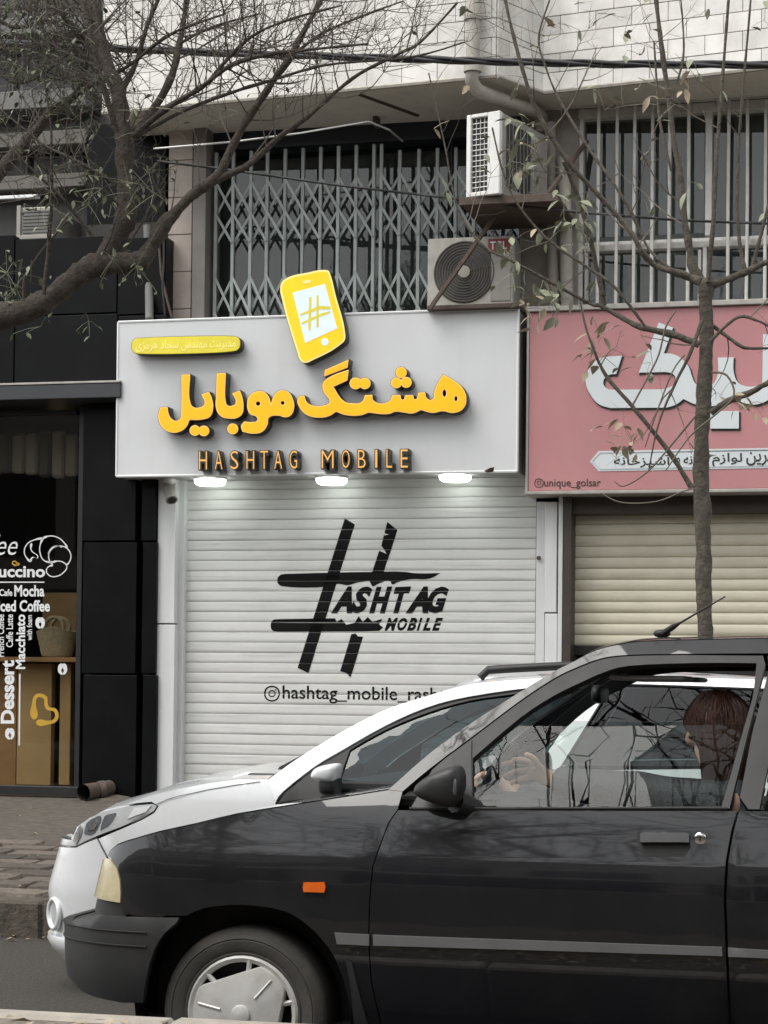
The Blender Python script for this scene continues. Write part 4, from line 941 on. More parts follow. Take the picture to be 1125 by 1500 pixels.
for py in (1363, 1383.5):
    z = bmp.pq(160, py, .02)[1]; a = bmp.pq(215, py, .02)[0]
    for sgn in (0, 1):
        q = [bmp.B(a-i*.03, z, .0225) for i in range(int((a-qmid)/.03))]
        if sgn: q = [Vector((p.x, 1.68-p.y, p.z)) for p in q]
        bc.part('bumper_groove', MB().tube(q, .0028, 5), 'rubber', 60, bmp_o)
rows = [[], []]
for i in range(61):
    q = lerp(T[5][0]-.01, qmid, i/60); z = interp(sorted([(t[0], t[1]) for t in T[1:6]]), q); p = bmp.B(q, z-.004, .018); p2 = bmp.B(q, z-.004, -.17)
    rows[0].append(p); rows[1].append(p2+V_((0, 0, .004)))
o = bc.part('bumper_top', MB().grid(rows), 'car_plastic', 60, bmp_o); bc.mirror(o)
# headlights, nose, hood edge
HL = [(156, 1256), (162, 1258), (171, 1271), (176, 1288), (178, 1307), (177, 1323)]
hq = [X(*p) for p in HL]; zhb = hq[-1][1]
qi = bc.xc-bc.R*math.pi/2-.26
lampz = lambda q: lerp(hq[0][1], hq[0][1]-.035, min(1, (hq[0][0]-q)/.4))
hl = bc.panel('headlight', hq+[(bc.xc-.5, zhb+.004), (qi, zhb+.01), (qi, hq[0][1]-.045), (bc.xc-.5, hq[0][1]-.03)], 'lamp_yellowed', .004, .05, .03, px=False)
gq = qmid
bc.panel('grille', [(qi-.005, zhb+.01), (qi-.005, hq[0][1]-.05), (gq, hq[0][1]-.06), (gq, zhb+.01)], 'rubber', -.01, .03, .06, px=False)
bc.panel('lower_nose', [hq[-1], (hq[-1][0]+.02, zt_-.01), (gq, zt_-.01), (gq, zhb+.006)], 'rubber', -.012, .03, .06, px=False)
# hood side edge in local coordinates
HE = [(159, 1249), (172, 1237), (199, 1228), (234, 1218), (289, 1206), (348, 1192), (428, 1179), (500, 1167.5), (566, 1157)]
HE = cr(HE, 2); HEq = [X(*p) for p in HE]
AR_ = [(503, 1438), (490, 1404), (473, 1379), (448, 1354), (418, 1336), (378, 1328), (338, 1326.5), (299, 1331), (274, 1342)]
SE = [(606, 1150), (583, 1186), (569, 1205.6), (555.6, 1241.7), (546, 1269), (541.7, 1317), (540, 1372), (544, 1439), (555.6, 1489)]
zsill = .20
AR_ = cr(AR_, 2); fq = [X(*p) for p in SE]; sb_ = (fq[-1][0]+.012, zsill)
fender = HEq+[X(592, 1152)]+[X(583, 1186)]+fq[2:]+[sb_]+[(X(515, 1500)[0]+.01, zsill)]+[X(515, 1500), X(511, 1470)]+[X(*p) for p in AR_]+[X(258, 1342), X(200, 1341), X(179, 1340)]+hq[::-1][:-1]+[(hq[0][0]+.004, hq[0][1]+.006)]
bc.panel('front_fender', fender, 'car_black', 0, .012, .045)
# door: lower skin, window frame, glass
DS = [(1080.6, 1187), (1072, 1217), (1064, 1261), (1061, 1317), (1064, 1394), (1069, 1500)]
dq = [X(*p) for p in DS]; de = (dq[-1][0]+.01, zsill+.02)
dr = bc.panel('front_door', fq[1:]+[(sb_[0], zsill+.02), de]+dq[::-1], 'car_black', .001, .012, .05)
SO = [(568, 1157), (625, 1106), (686, 1061), (761, 1013), (811, 983), (841, 968), (871, 952.6), (911.6, 942.6), (962, 938), (1125, 934.5)]
SI = [(590, 1160), (632, 1125), (690.6, 1081), (761, 1028), (811, 995), (841, 980), (881, 965), (921.6, 960), (1000, 958.5), (1125, 957.7)]
SO = cr(SO); SI = cr(SI); soq = [X(*p) for p in SO]; siq = [X(*p) for p in SI]
xe = soq[-1][0]
# rear half (outside the frame): roof line, C pillar, boot
ext_o = [(xe+.5, soq[-1][1]+.003), (xe+.85, soq[-1][1]-.02), (xe+1.1, 1.38), (xe+1.45, 1.18), (xe+1.72, 1.03)]
ext_i = [(xe+.5, siq[-1][1]), (xe+.8, siq[-1][1]-.03), (xe+.98, 1.33), (xe+1.2, 1.15), (xe+1.30, .965)]
bc.panel('side_frame', soq+ext_o+ext_i[::-1]+siq[::-1], 'car_black', .002, .03, .05)
WO = [(693, 1186)]+cr([(693, 1111), (761, 1053), (811, 1020), (856, 998), (886, 985), (922, 976), (1012, 972), (1107.5, 972)])+[(1102, 1020), (1080, 1096), (1055, 1186)]
wq = [X(*p) for p in WO]
FO = siq[3:-3]+[X(1118, 959.5)]+[X(1122, 973), X(1097, 1071), X(1069, 1185)]
bc.panel('window_frame', [X(600, 1185), X(632, 1127)]+FO[1:]+[wq[-1]]+wq[::-1][1:-1]+[wq[0]], 'car_plastic', -.002, .03, .05, parent=dr)
gt = [X(693, 1186), X(693, 1111), X(752, 1062), X(868, 1063.5), X(1086, 1060.5), X(1080, 1096), X(1055, 1187)]
glp = bc.panel('window_glass', gt, 'glass_car', -.022, .004, .06, parent=dr)
# weather strip along the sill
for y_ in (1184.5,):
    a, b = X(600, y_), X(1066, y_-.5)
    pts_ = [bc.B(a[0]+(b[0]-a[0])*i/12, a[1]+(b[1]-a[1])*i/12, .003) for i in range(13)]
    o = bc.part('sill_strip', MB().tube(pts_, .0055, 6), 'rubber', 60, dr); bc.mirror(o)
# rear door and quarter
rq0 = dq[0][0]; zb_ = dq[0][1]
rd = bc.panel('rear_door', [(p[0]+.004, p[1]) for p in dq]+[(dq[-1][0]+.015, zsill+.02), (rq0+.62, zsill+.02), (rq0+.62, .38), (rq0+.72, .60), (rq0+.95, .72), (rq0+1.02, zb_+.01)], 'car_black', .001, .012, .06, px=False)
bc.panel('window_frame', [X(1127, 975), X(1101, 1073), X(1083, 1168), (rq0+.03, zb_+.003), (rq0+.065, zb_+.003), (xe+.07, siq[-1][1]-.03)][::-1]+[(xe+.0, siq[-1][1]-.006)], 'car_plastic', -.002, .03, .05, px=True and False, parent=rd)
bc.panel('window_glass', [(rq0+.06, zb_+.0), (xe+.06, siq[-1][1]-.03), (xe+.5, siq[-1][1]-.006), (xe+.8, siq[-1][1]-.035), (xe+.97, 1.32), (xe+1.19, 1.145), (rq0+1.0, zb_+.01)], 'glass_car', -.022, .004, .08, px=False, parent=rd)
xr = bc.xf+4.40; wxr = rq0+1.06
qp = [(rq0+1.03, zb_+.01), (xe+1.31, .97), (xe+1.73, 1.025), (xr-.10, 1.01), (xr-.02, .80), (xr, .55), (xr-.02, .3), (wxr+.36, .3)]
qp += [(wxr+.34*math.cos(rad(a)), .30+.33*math.sin(rad(a))) for a in range(0, 181, 15)]+[(rq0+.65, .32), (rq0+.63, .39), (rq0+.73, .60), (rq0+.96, .72)]
bc.panel('rear_quarter', qp, 'car_black', 0, .012, .06, px=False)
# rocker
bc.panel('rocker_panel', [(X(512, 1480)[0]+.02, .12), (rq0+.64, .12), (rq0+.64, zsill+.016), (sb_[0]+.0, zsill+.016), (X(512, 1480)[0]+.03, zsill-.004)], 'car_plastic', .0, .02, .08, px=False)
# lofted skins
E3 = [bc.B(*p) for p in HEq]
bc.loft('bonnet', [e+Vector((0, .006, .002)) for e in E3], 'car_black', [.006]*len(E3), .01)
A3 = [bc.B(*p) for p in soq]
ws_e = [A3[0]+Vector((.01, .03, -.0))]+[p+Vector((.03, .035, -.012)) for p in A3[1:16]]
bc.loft('windscreen', ws_e, 'glass_car', .02, .005, dirn=(-.8, 0, .45))
bc.part('cowl', MB().box(E3[-1].x-.02, E3[-1].x+.10, .12, 1.56, E3[-1].z-.06, E3[-1].z-.02, .01), 'rubber')
rf = [bc.B(*p) for p in soq[15:]]+[bc.B(*p) for p in ext_o[:2]]
bc.loft('roof', [p+Vector((0, .004, .001)) for p in rf], 'car_black', .02, .02)
rw = [bc.B(*p) for p in ext_o[1:]]; bc.loft('rear_window', [p+Vector((0, .03, 0)) for p in rw], 'glass_car', .04, .005, dirn=(.6, 0, .6))
bt = [bc.B(*p) for p in ((xe+1.73, 1.025), (xr-.10, 1.01), (xr-.02, .80), (xr, .55), (xr-.02, .3))]; bc.loft('boot_lid', bt, 'car_black', .03, .012, dirn=(.7, 0, .5))
bc.panel('rear_lamp', [(xr-.2, .82), (xr-.02, .80), (xr-.0, .66), (xr-.2, .67)], 'label_red', .004, .02, .06, px=False)
bc.part('rear_bumper', MB().box(xr-.08, xr+.10, .02, 1.66, .28, .55, .05), 'car_plastic')
# inner shell, floor, wheel housings
wc = X(355, 1482); wx, wz = wc[0], .272
bc.part('underbody', MB().box(bc.xf+.25, xr-.1, .14, 1.54, .16, .24).box(bc.xf+.25, wx+.42, .24, 1.44, .24, .60).box(X(560, 1300)[0], X(575, 1300)[0], .05, 1.63, .24, .86).box(wxr-.4, xr-.15, .24, 1.44, .24, .85), 'rubber')
hm = MB().lathe([(.36, .0), (.36, .25)], (wx, .03, wz+.02), 'y', 28); hm.lathe([(.36, .25), (.001, .25)], (wx, .03, wz+.02), 'y', 28)
o = bc.part('wheel_housing', hm, 'rubber', 60); bc.mirror(o)
o = bc.part('door_lining', MB().box(X(590, 1200)[0], dq[0][0]+.9, .062, .085, .3, zb_-.03, .01), 'interior', None); bc.mirror(o)
WR = .272
for (x_, far) in ((wx, 0), (wx, 1), (wxr, 0), (wxr, 1)):
    c = Vector((x_, .055 if not far else 1.625, WR-.002)); bc.wheel('wheel', c, WR, .19, far)
o = bc.panel('mud_flap', [(X(506, 1404)[0], X(506, 1404)[1]), (X(516, 1408)[0], X(516, 1408)[1]), (X(540, 1470)[0], .24), (X(545, 1490)[0], .12), (X(520, 1490)[0], .12), (X(514, 1450)[0], X(514, 1450)[1])], 'car_plastic', .006, .012, .05, px=False)
# trims
for poly, pr in (([(489, 1366), (541, 1369), (541, 1386), (493, 1384)], None), ([(545, 1369), (1058, 1387), (1059, 1401.5), (546, 1386)], dr), ([(1065.5, 1388), (1130, 1392), (1130, 1405), (1066, 1402.5)], rd)):
    bc.panel('side_moulding', poly, 'car_trim', .012, .014, .05, parent=pr)
a = X(1130, 1392); b = X(1130, 1405); bc.panel('side_moulding', [a, (rq0+.66, a[1]-.01), (rq0+.64, b[1]-.01), b], 'car_trim', .012, .014, .08, px=False, parent=rd)
bc.panel('indicator', [(444, 1292), (475, 1291.5), (477.5, 1299), (475, 1308.5), (444, 1307.5), (442.5, 1300)], 'amber', .010, .012, .02)
hd = bc.panel('door_handle', [(937, 1220), (942, 1218.5), (1004, 1218.5), (1010, 1221), (1010, 1234.5), (937, 1234.5)], 'handle', .024, .02, .03, parent=dr)
bc.panel('handle_recess', [(932, 1217), (1012, 1217), (1012, 1243), (1003, 1256), (944, 1256), (933, 1244)], 'rubber', .0022, .004, .03, parent=dr)
q_, z_ = X(1026, 1228); p = bc.B(q_, z_)
o = bc.part('lock', MB().lathe([(.018, .004), (.018, -.006), (.013, -.009), (.001, -.009)], p, 'y', 18), 'chrome', 40, dr); bc.mirror(o)
bc.part('lock_slot', MB().box(p.x-.002, p.x+.002, p.y-.011, p.y-.0085, p.z-.009, p.z+.009), 'rubber', None, o)
# door mirror on a sail
sl_ = bc.panel('mirror_sail', [(602, 1184), (632, 1128), (662, 1104), (691, 1083), (692, 1184)], 'car_plastic', .004, .03, .04, parent=dr)
def blob(c, rx_, ry_, rz_, sh, n=14, m=18):
    mb = MB(); rows = []
    for i in range(n+1):
        t = math.pi*i/n; rows.append([])
        for k in range(m+1):
            a = 2*math.pi*k/m; f = lambda v: math.copysign(abs(v)**sh, v)
            rows[-1].append((c[0]+rx_*f(math.sin(t))*f(math.cos(a)), c[1]+ry_*f(math.sin(t))*f(math.sin(a)), c[2]+rz_*f(math.cos(t))))
    mb.grid(rows); return mb
mq = bc.pq(646, 1151, .10); mc = bc.B(*mq, .10)
mm = blob((0, 0, 0), .076, .065, .064, .6)
mm.v = [(x*(1-.25*(z > 0)*z/.07)+.25*z, y, z*(.86+.42*x/.09)) for x, y, z in mm.v]; mm.v = [(x+mc.x, y+mc.y, z+mc.z) for x, y, z in mm.v]
mo = bc.part('door_mirror', mm, 'car_plastic', 60, dr); bc.mirror(mo)
o = bc.part('mirror_foot', MB().tube([mc+Vector((.04, .03, -.05)), mc+Vector((.09, .10, -.075)), mc+Vector((.12, .16, -.07))], [.035, .032, .03], 10), 'car_plastic', 60, dr); bc.mirror(o)
o = bc.part('mirror_glass', blob(mc+Vector((.052, 0, .004)), .012, .06, .045, .7), 'lamp_dark', 60, dr); bc.mirror(o)
# roof aerial
ap = bc.B(*X(948, 938))+Vector((.0, .45, .035)); pe = bc.M.inverted() @ PX(1062, 874, 6.75)
bc.part('aerial', MB().tube([ap, ap.lerp(pe, .18), ap.lerp(pe, .3), pe], [.011, .011, .004, .0025], 6), 'rubber', 60)
bc.part('aerial_base', blob(ap, .03, .018, .014, .9, 8, 10), 'rubber', 60)
# cabin
dz = E3[-1].z; dx = E3[-1].x
bc.part('dashboard', MB().box(dx+.22, dx+.55, .13, 1.55, dz-.30, dz-.02, .05), 'interior', 40)
def seat(cy):
    sx = X(1010, 1180)[0]
    mb = MB(); mb.box(sx-.42, sx+.10, cy-.24, cy+.24, .31, .44, .05); s_ = bc.part('seat', mb, 'interior', 40)
    mb = MB().box(-.06, .06, cy-.24, cy+.24, 0, .62, .05); mb.v = [(x+sx+.16+z*.28, y, z+.42) for x, y, z in mb.v]; bc.part('seat_back', mb, 'interior', 40, s_)
    mb = MB().box(-.045, .045, cy-.13, cy+.13, 0, .16, .04); mb.v = [(x+sx+.36+z*.2, y, z+1.04) for x, y, z in mb.v]; bc.part('headrest', mb, 'interior', 40, s_)
seat(.44); seat(1.22)
bc.part('rear_seat', MB().box(rq0+.45, rq0+.95, .2, 1.48, .3, .5, .05).box(rq0+.85, rq0+1.05, .2, 1.48, .5, 1.0, .05), 'interior', 40)
# steering wheel
stc = bc.M.inverted() @ PX(716, 1168, 6.19+.42); stc = Vector((stc.x+.0, .42, stc.z))
ux = Vector((.42, 0, .91)).normalized(); uy = Vector((0, 1, 0))
swl = bc.part('steering_wheel', MB().tube([stc+ux*(.185*math.cos(t))+uy*(.185*math.sin(t)) for t in [i*math.pi/18 for i in range(37)]], .017, 8, False), 'rubber', 60)
for t in (90, 210, 330): bc.part('spoke', MB().tube([stc, stc+ux*(.18*math.cos(rad(t)))+uy*(.18*math.sin(rad(t)))], .018, 6), 'rubber', 60, swl)
bc.part('hub', blob(stc, .04, .07, .06, .8), 'rubber', 60, swl); bc.part('column', MB().tube([stc, stc+Vector((-.35, 0, -.16))], .035, 8), 'rubber', 60, swl)
# rear view mirror and visor
rv = bc.M.inverted() @ PX(879, 1017, 6.19+.80); rvm = bc.part('rear_view_mirror', blob(rv, .022, .115, .032, .6), 'rubber', 60); bc.part('stem', MB().tube([rv+Vector((-.02, 0, .02)), rv+Vector((-.08, 0, .085))], .009, 6), 'rubber', 60, rvm)
v0 = bc.M.inverted() @ PX(890, 990, 6.19+.55); v1 = bc.M.inverted() @ PX(1010, 988, 6.19+.55)
bc.part('sun_visor', MB().box(v0.x+.03, v1.x, .36, .72, v1.z-.022, v1.z-.006, .006), 'interior_light', 40)
bc.part('sun_visor', MB().box(v0.x+.03, v1.x, .92, 1.28, v1.z-.022, v1.z-.006, .006), 'interior_light', 40)
hdl = [bc.B(*p)+Vector((.0, .03, -.03)) for p in soq[18:]]+[bc.B(*p)+Vector((0, .03, -.03)) for p in ext_o[:3]]
bc.loft('headliner', hdl, 'interior', .01, .006)

# ------------------------------------------------------------------ white hatchback parked at the kerb
rt = thing('white_hatchback_car', 'white hatchback parked at the kerb behind the dark saloon', 'car', (0, 8.1, 0))
hw = smoothtab([(.15, .08), (.25, .03), (.45, .0), (.70, .0), (.86, .02), (.93, .05), (1.36, .24), (1.42, .34), (1.50, .5)])
XW = PX(72, 1330, 8.35).x-.03
WY = 8.06
wc_ = Car(rt, WY, 0, 1.60, XW, .42, hw, .35, .42)
Xw = lambda px, py: wc_.pq(px, py)
qm = wc_.xc-wc_.R*math.pi/2-(wc_.W/2-wc_.R)
hl = [(105, 1230), (113, 1211), (130, 1198), (152, 1188), (188, 1180), (224, 1177), (230.6, 1180), (226, 1188), (209, 1198), (177, 1212), (143, 1225), (111, 1240)]
HLq = [Xw(*p) for p in hl]
he = [(187, 1178), (224, 1165), (264, 1155), (309, 1146), (348, 1141), (392, 1141)]
heq = [Xw(*p) for p in he]
ao = [(392, 1142), (441, 1107), (503, 1070), (564, 1039), (625, 1019), (666, 1006.6), (700, 1000), (768, 994), (830, 991), (950, 990), (1120, 995)]
ai = [(404, 1176), (415, 1160), (462, 1123), (503, 1098.6), (564, 1064), (625, 1037), (687, 1021), (789, 1006.6), (870, 1003), (950, 1003), (1120, 1009)]
ao3 = cr(ao); ai3 = cr(ai); aoq = [Xw(*p) for p in ao3]; aiq = [Xw(*p) for p in ai3]
seam = (142, 1228); sq = Xw(*seam)
bump = [Xw(111, 1241), sq, Xw(149, 1243), Xw(156, 1255)]
zlo = Xw(90, 1396)[1]
b2 = [(Xw(160, 1300)[0]+.02, Xw(160, 1300)[1]), (Xw(165, 1340)[0]+.02, Xw(165, 1340)[1]), (wc_.xc+.28, zlo+.02), (wc_.xc+.2, zlo-.04)]
bump += b2+[(wc_.xc-.1, zlo-.04), (wc_.xc-.4, zlo-.02), (qm, zlo-.02), (qm, bump[0][1]-.03), (wc_.xc-.62, bump[0][1]-.02)]
wb = wc_.panel('front_bumper', bump, 'car_white', 0, .02, .04, px=False)
# splitter lip
zl = Xw(85, 1373)[1]; lip = [wc_.B(wc_.xc+.25-i*.03, zl, .02) for i in range(int((wc_.xc+.25-qm)/.03)+1)]
rows = [[p+Vector((0, 0, dzz))+((p-Vector((wc_.xc+.3, .8, p.z))).normalized()*dd) for p in lip] for dzz, dd in ((.012, -.02), (.010, .012), (-.01, .016), (-.05, -.005), (-.075, -.03))]
o = wc_.part('lip_spoiler', MB().grid(rows), 'car_white', 40, wb); wc_.mirror(o)
# fog lamp
fq_, fz_ = Xw(84, 1339); fp = wc_.B(fq_-.02, fz_, .004); fn_ = (wc_.B(fq_-.02, fz_, .05)-wc_.B(fq_-.02, fz_)).normalized()
t1 = Vector((0, 0, 1)); t2 = fn_.cross(t1)
ring = [fp+fn_*.004+t1*(.062*math.cos(a))+t2*(.062*math.sin(a)) for a in [i*math.pi/14 for i in range(29)]]
o = wc_.part('fog_lamp_ring', MB().tube(ring, .012, 8, False), 'car_white', 60, wb); wc_.mirror(o)
o = wc_.part('fog_lamp', MB().add([fp+fn_*.003]+[fp+fn_*.006+t1*(.058*math.cos(a))+t2*(.058*math.sin(a)) for a in [i*math.pi/12 for i in range(24)]], [(0, 1+i, 1+(i+1) % 24) for i in range(24)]), 'lamp_silver', 60, wb); wc_.mirror(o)
h_ = wc_.panel('headlight', HLq+[(wc_.xc-.6, HLq[-1][1]-.01), (wc_.xc-.64, HLq[0][1])], 'lamp_silver', .002, .05, .03, px=False)
for poly, m in ((cr([(106, 1232), (112, 1214), (119, 1208), (119, 1220), (111, 1237), (106, 1232)]), 'chrome'), (cr([(123, 1222), (126, 1206), (138, 1197), (148, 1195), (145, 1210), (135, 1223), (123, 1222)]), 'lamp_dark'), (cr([(128, 1217), (131, 1206), (140, 1200), (143, 1206), (137, 1216), (128, 1217)]), 'chrome'), (cr([(146, 1217), (152, 1196), (164, 1191), (170, 1191), (162, 1206), (146, 1217)]), 'lamp_dark'), ([(196, 1183), (222, 1179.5), (214, 1190), (186, 1200)], 'car_white')):
    wc_.panel('reflector', poly[:-1] if poly[0] == poly[-1] else poly, m, .006+(.004 if m == 'chrome' else 0), .006, .03, parent=h_)
wc_.panel('grille', [(wc_.xc-.65, bump[0][1]-.02), (qm, bump[0][1]-.03), (qm, HLq[0][1]+.0), (wc_.xc-.67, HLq[0][1])], 'rubber', -.01, .02, .06, px=False)
nb_ = wc_.B(*Xw(74, 1301)); 
fen = [(p[0], p[1]) for p in (heq[0:1])]+heq[1:]+[Xw(404, 1166)]+[Xw(404, 1178), Xw(398, 1230), Xw(398, 1330)]+[(Xw(398, 1330)[0], .25)]
wxx = Xw(290, 1300)[0]; wrr = .30
fen += [(wxx+.35, .25)]+[(wxx+.35*math.cos(rad(a)), .30+.35*math.sin(rad(a))) for a in range(0, 181, 15)]+[(wxx-.36, .32), (Xw(165, 1340)[0]+.03, Xw(165, 1340)[1]), Xw(157.5, 1256.5), Xw(143.6, 1228.4)]+[Xw(177, 1214), Xw(209, 1200), Xw(226, 1190), Xw(232, 1181), Xw(222, 1175)]
wc_.panel('front_fender', fen, 'car_white', 0, .012, .05, px=False)
wdo = [Xw(406, 1178), Xw(437, 1171.5), Xw(500, 1160), Xw(800, 1128)]
zs2 = Xw(800, 1128)[1]; xd = Xw(815, 1120)[0]
dw = wc_.panel('front_door', [Xw(406, 1179), Xw(437, 1173), Xw(500, 1168), Xw(640, 1152), (xd, zs2), (xd-.02, .25), (Xw(400, 1330)[0]+.005, .25), Xw(400, 1330), Xw(400, 1230)], 'car_white', .001, .012, .06, px=False)
wc_.panel('side_frame', aoq+[(aoq[-1][0]+.4, 1.38), (aoq[-1][0]+.75, 1.28), (aoq[-1][0]+.95, .95), (aoq[-1][0]+.8, .95), (aoq[-1][0]+.62, 1.22), (aoq[-1][0]+.38, 1.33)]+aiq[::-1], 'car_white', .002, .03, .05, px=False)
wc_.panel('window_frame', [Xw(*p) for p in [(406, 1177)]+cr([(417, 1161), (463, 1125), (504, 1100.5), (564, 1066), (625, 1039), (687, 1023), (789, 1008.6), (870, 1005)])+cr([(868, 1008), (789, 1012), (748, 1018), (687, 1027), (625, 1045), (564, 1070), (513, 1098.6)])+[(497, 1143), (500, 1167), (437, 1172)]], 'rubber', -.002, .02, .04, px=False, parent=dw)
wc_.panel('window_glass', [Xw(*p) for p in [(497, 1143)]+cr([(513, 1098.6), (564, 1069), (625, 1044), (687, 1026), (748, 1017), (789, 1011), (842, 1007)])+[(785, 1122), (640, 1152), (500, 1167)]], 'glass_white_car', -.014, .004, .06, px=False, parent=dw)
wc_.panel('pillar_trim', [Xw(868, 1005), Xw(895, 1004), Xw(822, 1122), (xd, zs2), Xw(786, 1124)], 'car_white', -.004, .02, .05, px=False, parent=dw)
xr2 = wc_.xf+3.9
rd2 = wc_.panel('rear_door', [(xd+.005, zs2), (xd-.015, .25), (xd+.6, .25), (xd+.7, .55), (xd+.95, zs2+.03)], 'car_white', .001, .012, .07, px=False)
wc_.panel('window_glass', [Xw(826, 1122), Xw(898, 1006), Xw(950, 1004.5), Xw(1118, 1011), (aoq[-1][0]+.35, 1.32), (aoq[-1][0]+.6, 1.20), (aoq[-1][0]+.75, .97), (xd+.9, zs2+.03)], 'glass_white_car', -.014, .004, .07, px=False, parent=rd2)
wr2 = xd+1.0
wc_.panel('rear_quarter', [(xd+.96, zs2+.03), (aoq[-1][0]+.8, .96), (aoq[-1][0]+.95, .96), (xr2, .80), (xr2+.02, .5), (xr2-.03, .25), (wr2+.36, .25)]+[(wr2+.35*math.cos(rad(a)), .30+.35*math.sin(rad(a))) for a in range(0, 181, 15)]+[(xd+.61, .26), (xd+.71, .55)], 'car_white', 0, .012, .07, px=False)
h3 = [wc_.B(*p) for p in heq]; fr_ = wc_.B(HLq[0][0]-.06, HLq[0][1]+.0); fr2 = wc_.B(*Xw(130, 1198)); fr3 = wc_.B(*Xw(152, 1187.5))
wc_.loft('bonnet', [fr_+Vector((0, .05, 0)), fr2+Vector((.0, .03, .0)), fr3+Vector((0, .01, .003))]+[p+Vector((0, .004, .002)) for p in h3], 'car_white', [.03, .035, .05, .05, .05, .05, .05, .05, .045], .01)
a3f = [wc_.B(*p) for p in aoq]; a3 = a3f
wc_.loft('windscreen', [p+Vector((.02, .03, -.006)) for p in a3[:16]], 'glass_white_car', .035, .005, dirn=(-.8, 0, .45))
for t in (0, .5):
    b0 = h3[-1]+Vector((-.02, .25+t*1.0, .03)); wc_.part('wiper', MB().tube([b0, b0+Vector((.05, .2, .05)), b0+Vector((.12, .5, .07))], .012, 6), 'rubber', 60)
wc_.part('cowl', MB().box(h3[-1].x-.12, h3[-1].x+.05, .12, 1.48, h3[-1].z-.03, h3[-1].z+.018, .012), 'rubber')
wc_.loft('roof', [p+Vector((0, .004, .001)) for p in a3[15:]]+[Vector((a3[-1].x+.4, .30, 1.385)), Vector((a3[-1].x+.7, .28, 1.29))], 'car_white', .04, .02)
wc_.loft('tailgate', [Vector((a3[-1].x+.75, .26, 1.28)), Vector((a3[-1].x+.95, .10, .96)), Vector((xr2, .04, .80)), Vector((xr2+.02, .03, .5)), Vector((xr2-.03, .05, .25))], 'car_white', .04, .02, dirn=(.8, 0, .2))
a3 = a3f[::3]
rl = [(a3[6]+Vector((0, .05, .02))), a3[7]+Vector((-.16, .05, .035)), a3[7]+Vector((0, .05, .045)), a3[8]+Vector((0, .05, .045)), a3[9]+Vector((0, .05, .04)), a3[10]+Vector((.2, .05, .02))]
o = wc_.part('roof_rail', MB().tube(rl, .018, 8), 'rubber', 60); wc_.mirror(o)
wm = wc_.pq(479, 1136, .12); mc = wc_.B(*wm, .12)
mm = blob((0, 0, 0), .056, .075, .036, .6); mm.v = [(x+.3*z, y, z*(1+.35*x/.06)) for x, y, z in mm.v]; mm.v = [(x+mc.x, y+mc.y, z+mc.z+.01) for x, y, z in mm.v]
mo = wc_.part('door_mirror', mm, 'car_white', 60, dw); wc_.mirror(mo)
sl3 = [wc_.B(*Xw(*p), .0025) for p in ((229, 1178), (245, 1171), (262, 1166), (309, 1156), (348, 1149.5), (381, 1145))]
o = wc_.part('bonnet_shut_line', MB().tube(sl3, .0013, 5), 'rubber', 60); wc_.mirror(o)
o = wc_.part('mirror_base', blob(mc+Vector((.012, .01, -.038)), .042, .07, .045, .65), 'rubber', 60, dw); wc_.mirror(o)
wc_.part('underbody', MB().box(wc_.xf+.3, xr2-.1, .1, 1.5, .16, .25).box(wc_.xf+.3, wxx+.45, .22, 1.38, .25, .62).box(Xw(404, 1200)[0], Xw(410, 1200)[0]+.05, .04, 1.56, .25, .85), 'rubber')
o = wc_.part('door_lining', MB().box(Xw(420, 1200)[0], xd+.9, .05, .075, .28, zs2-.06, .01), 'interior'); wc_.mirror(o)
for (x_, far) in ((wxx, 0), (wxx, 1), (wr2, 0), (wr2, 1)): wc_.wheel('wheel', Vector((x_, .05 if not far else 1.55, .288)), .29, .19, far)
wc_.part('dashboard', MB().box(h3[-1].x+.2, h3[-1].x+.6, .12, 1.48, .62, h3[-1].z-.01, .05), 'interior_light', 40)
sx = Xw(760, 1150)[0]
for cy in (.42, 1.16):
    s_ = wc_.part('seat', MB().box(sx-.4, sx+.1, cy-.22, cy+.22, .3, .46, .05), 'interior', 40)
    mb = MB().box(-.06, .06, cy-.22, cy+.22, 0, .58, .05); mb.v = [(x+sx+.1+z*.25, y, z+.44) for x, y, z in mb.v]; wc_.part('seat_back', mb, 'interior', 40, s_)
    wc_.part('headrest', MB().box(sx+.24, sx+.34, cy-.12, cy+.12, 1.03, 1.16, .04), 'interior', 40, s_)
sc_ = Vector((h3[-1].x+.68, .42, .84)); wsw = wc_.part('steering_wheel', MB().tube([sc_+ux*(.18*math.cos(t))+uy*(.18*math.sin(t)) for t in [i*math.pi/16 for i in range(33)]], .016, 8, False), 'rubber', 60)
wc_.part('hub', blob(sc_, .04, .06, .05, .8), 'rubber', 60, wsw)
hd2 = [p+Vector((0, .03, -.03)) for p in a3[5:]]; wc_.loft('headliner', hd2, 'interior_light', .03, .006)
# ================================================================== DRIVER
def skin(name, pts, edges, m, parent, root=0, sub=2, smooth=True):
    me = bpy.data.meshes.new(name); me.from_pydata([tuple(p[0]) for p in pts], edges, []); me.materials.append(MATS[m])
    o = bpy.data.objects.new(name, me); COL.objects.link(o); o.parent = parent
    md = o.modifiers.new('skin', 'SKIN'); md.use_smooth_shade = True; md.branch_smoothing = .3
    if not me.skin_vertices: me.attributes.new  # layer is made by the modifier
    for i, (p, r) in enumerate(pts):
        sv = me.skin_vertices[0].data[i]; sv.radius = (r, r) if not hasattr(r, '__len__') else r; sv.use_root = i == root
    sb_ = o.modifiers.new('sub', 'SUBSURF'); sb_.levels = sb_.render_levels = sub
    return o
Lc = lambda px, py, y: bc.M.inverted() @ PX(px, py, (bc.M @ Vector((0, y, 1.0))).y)
hd_ = Lc(1047, 1074, .42)
V = Vector
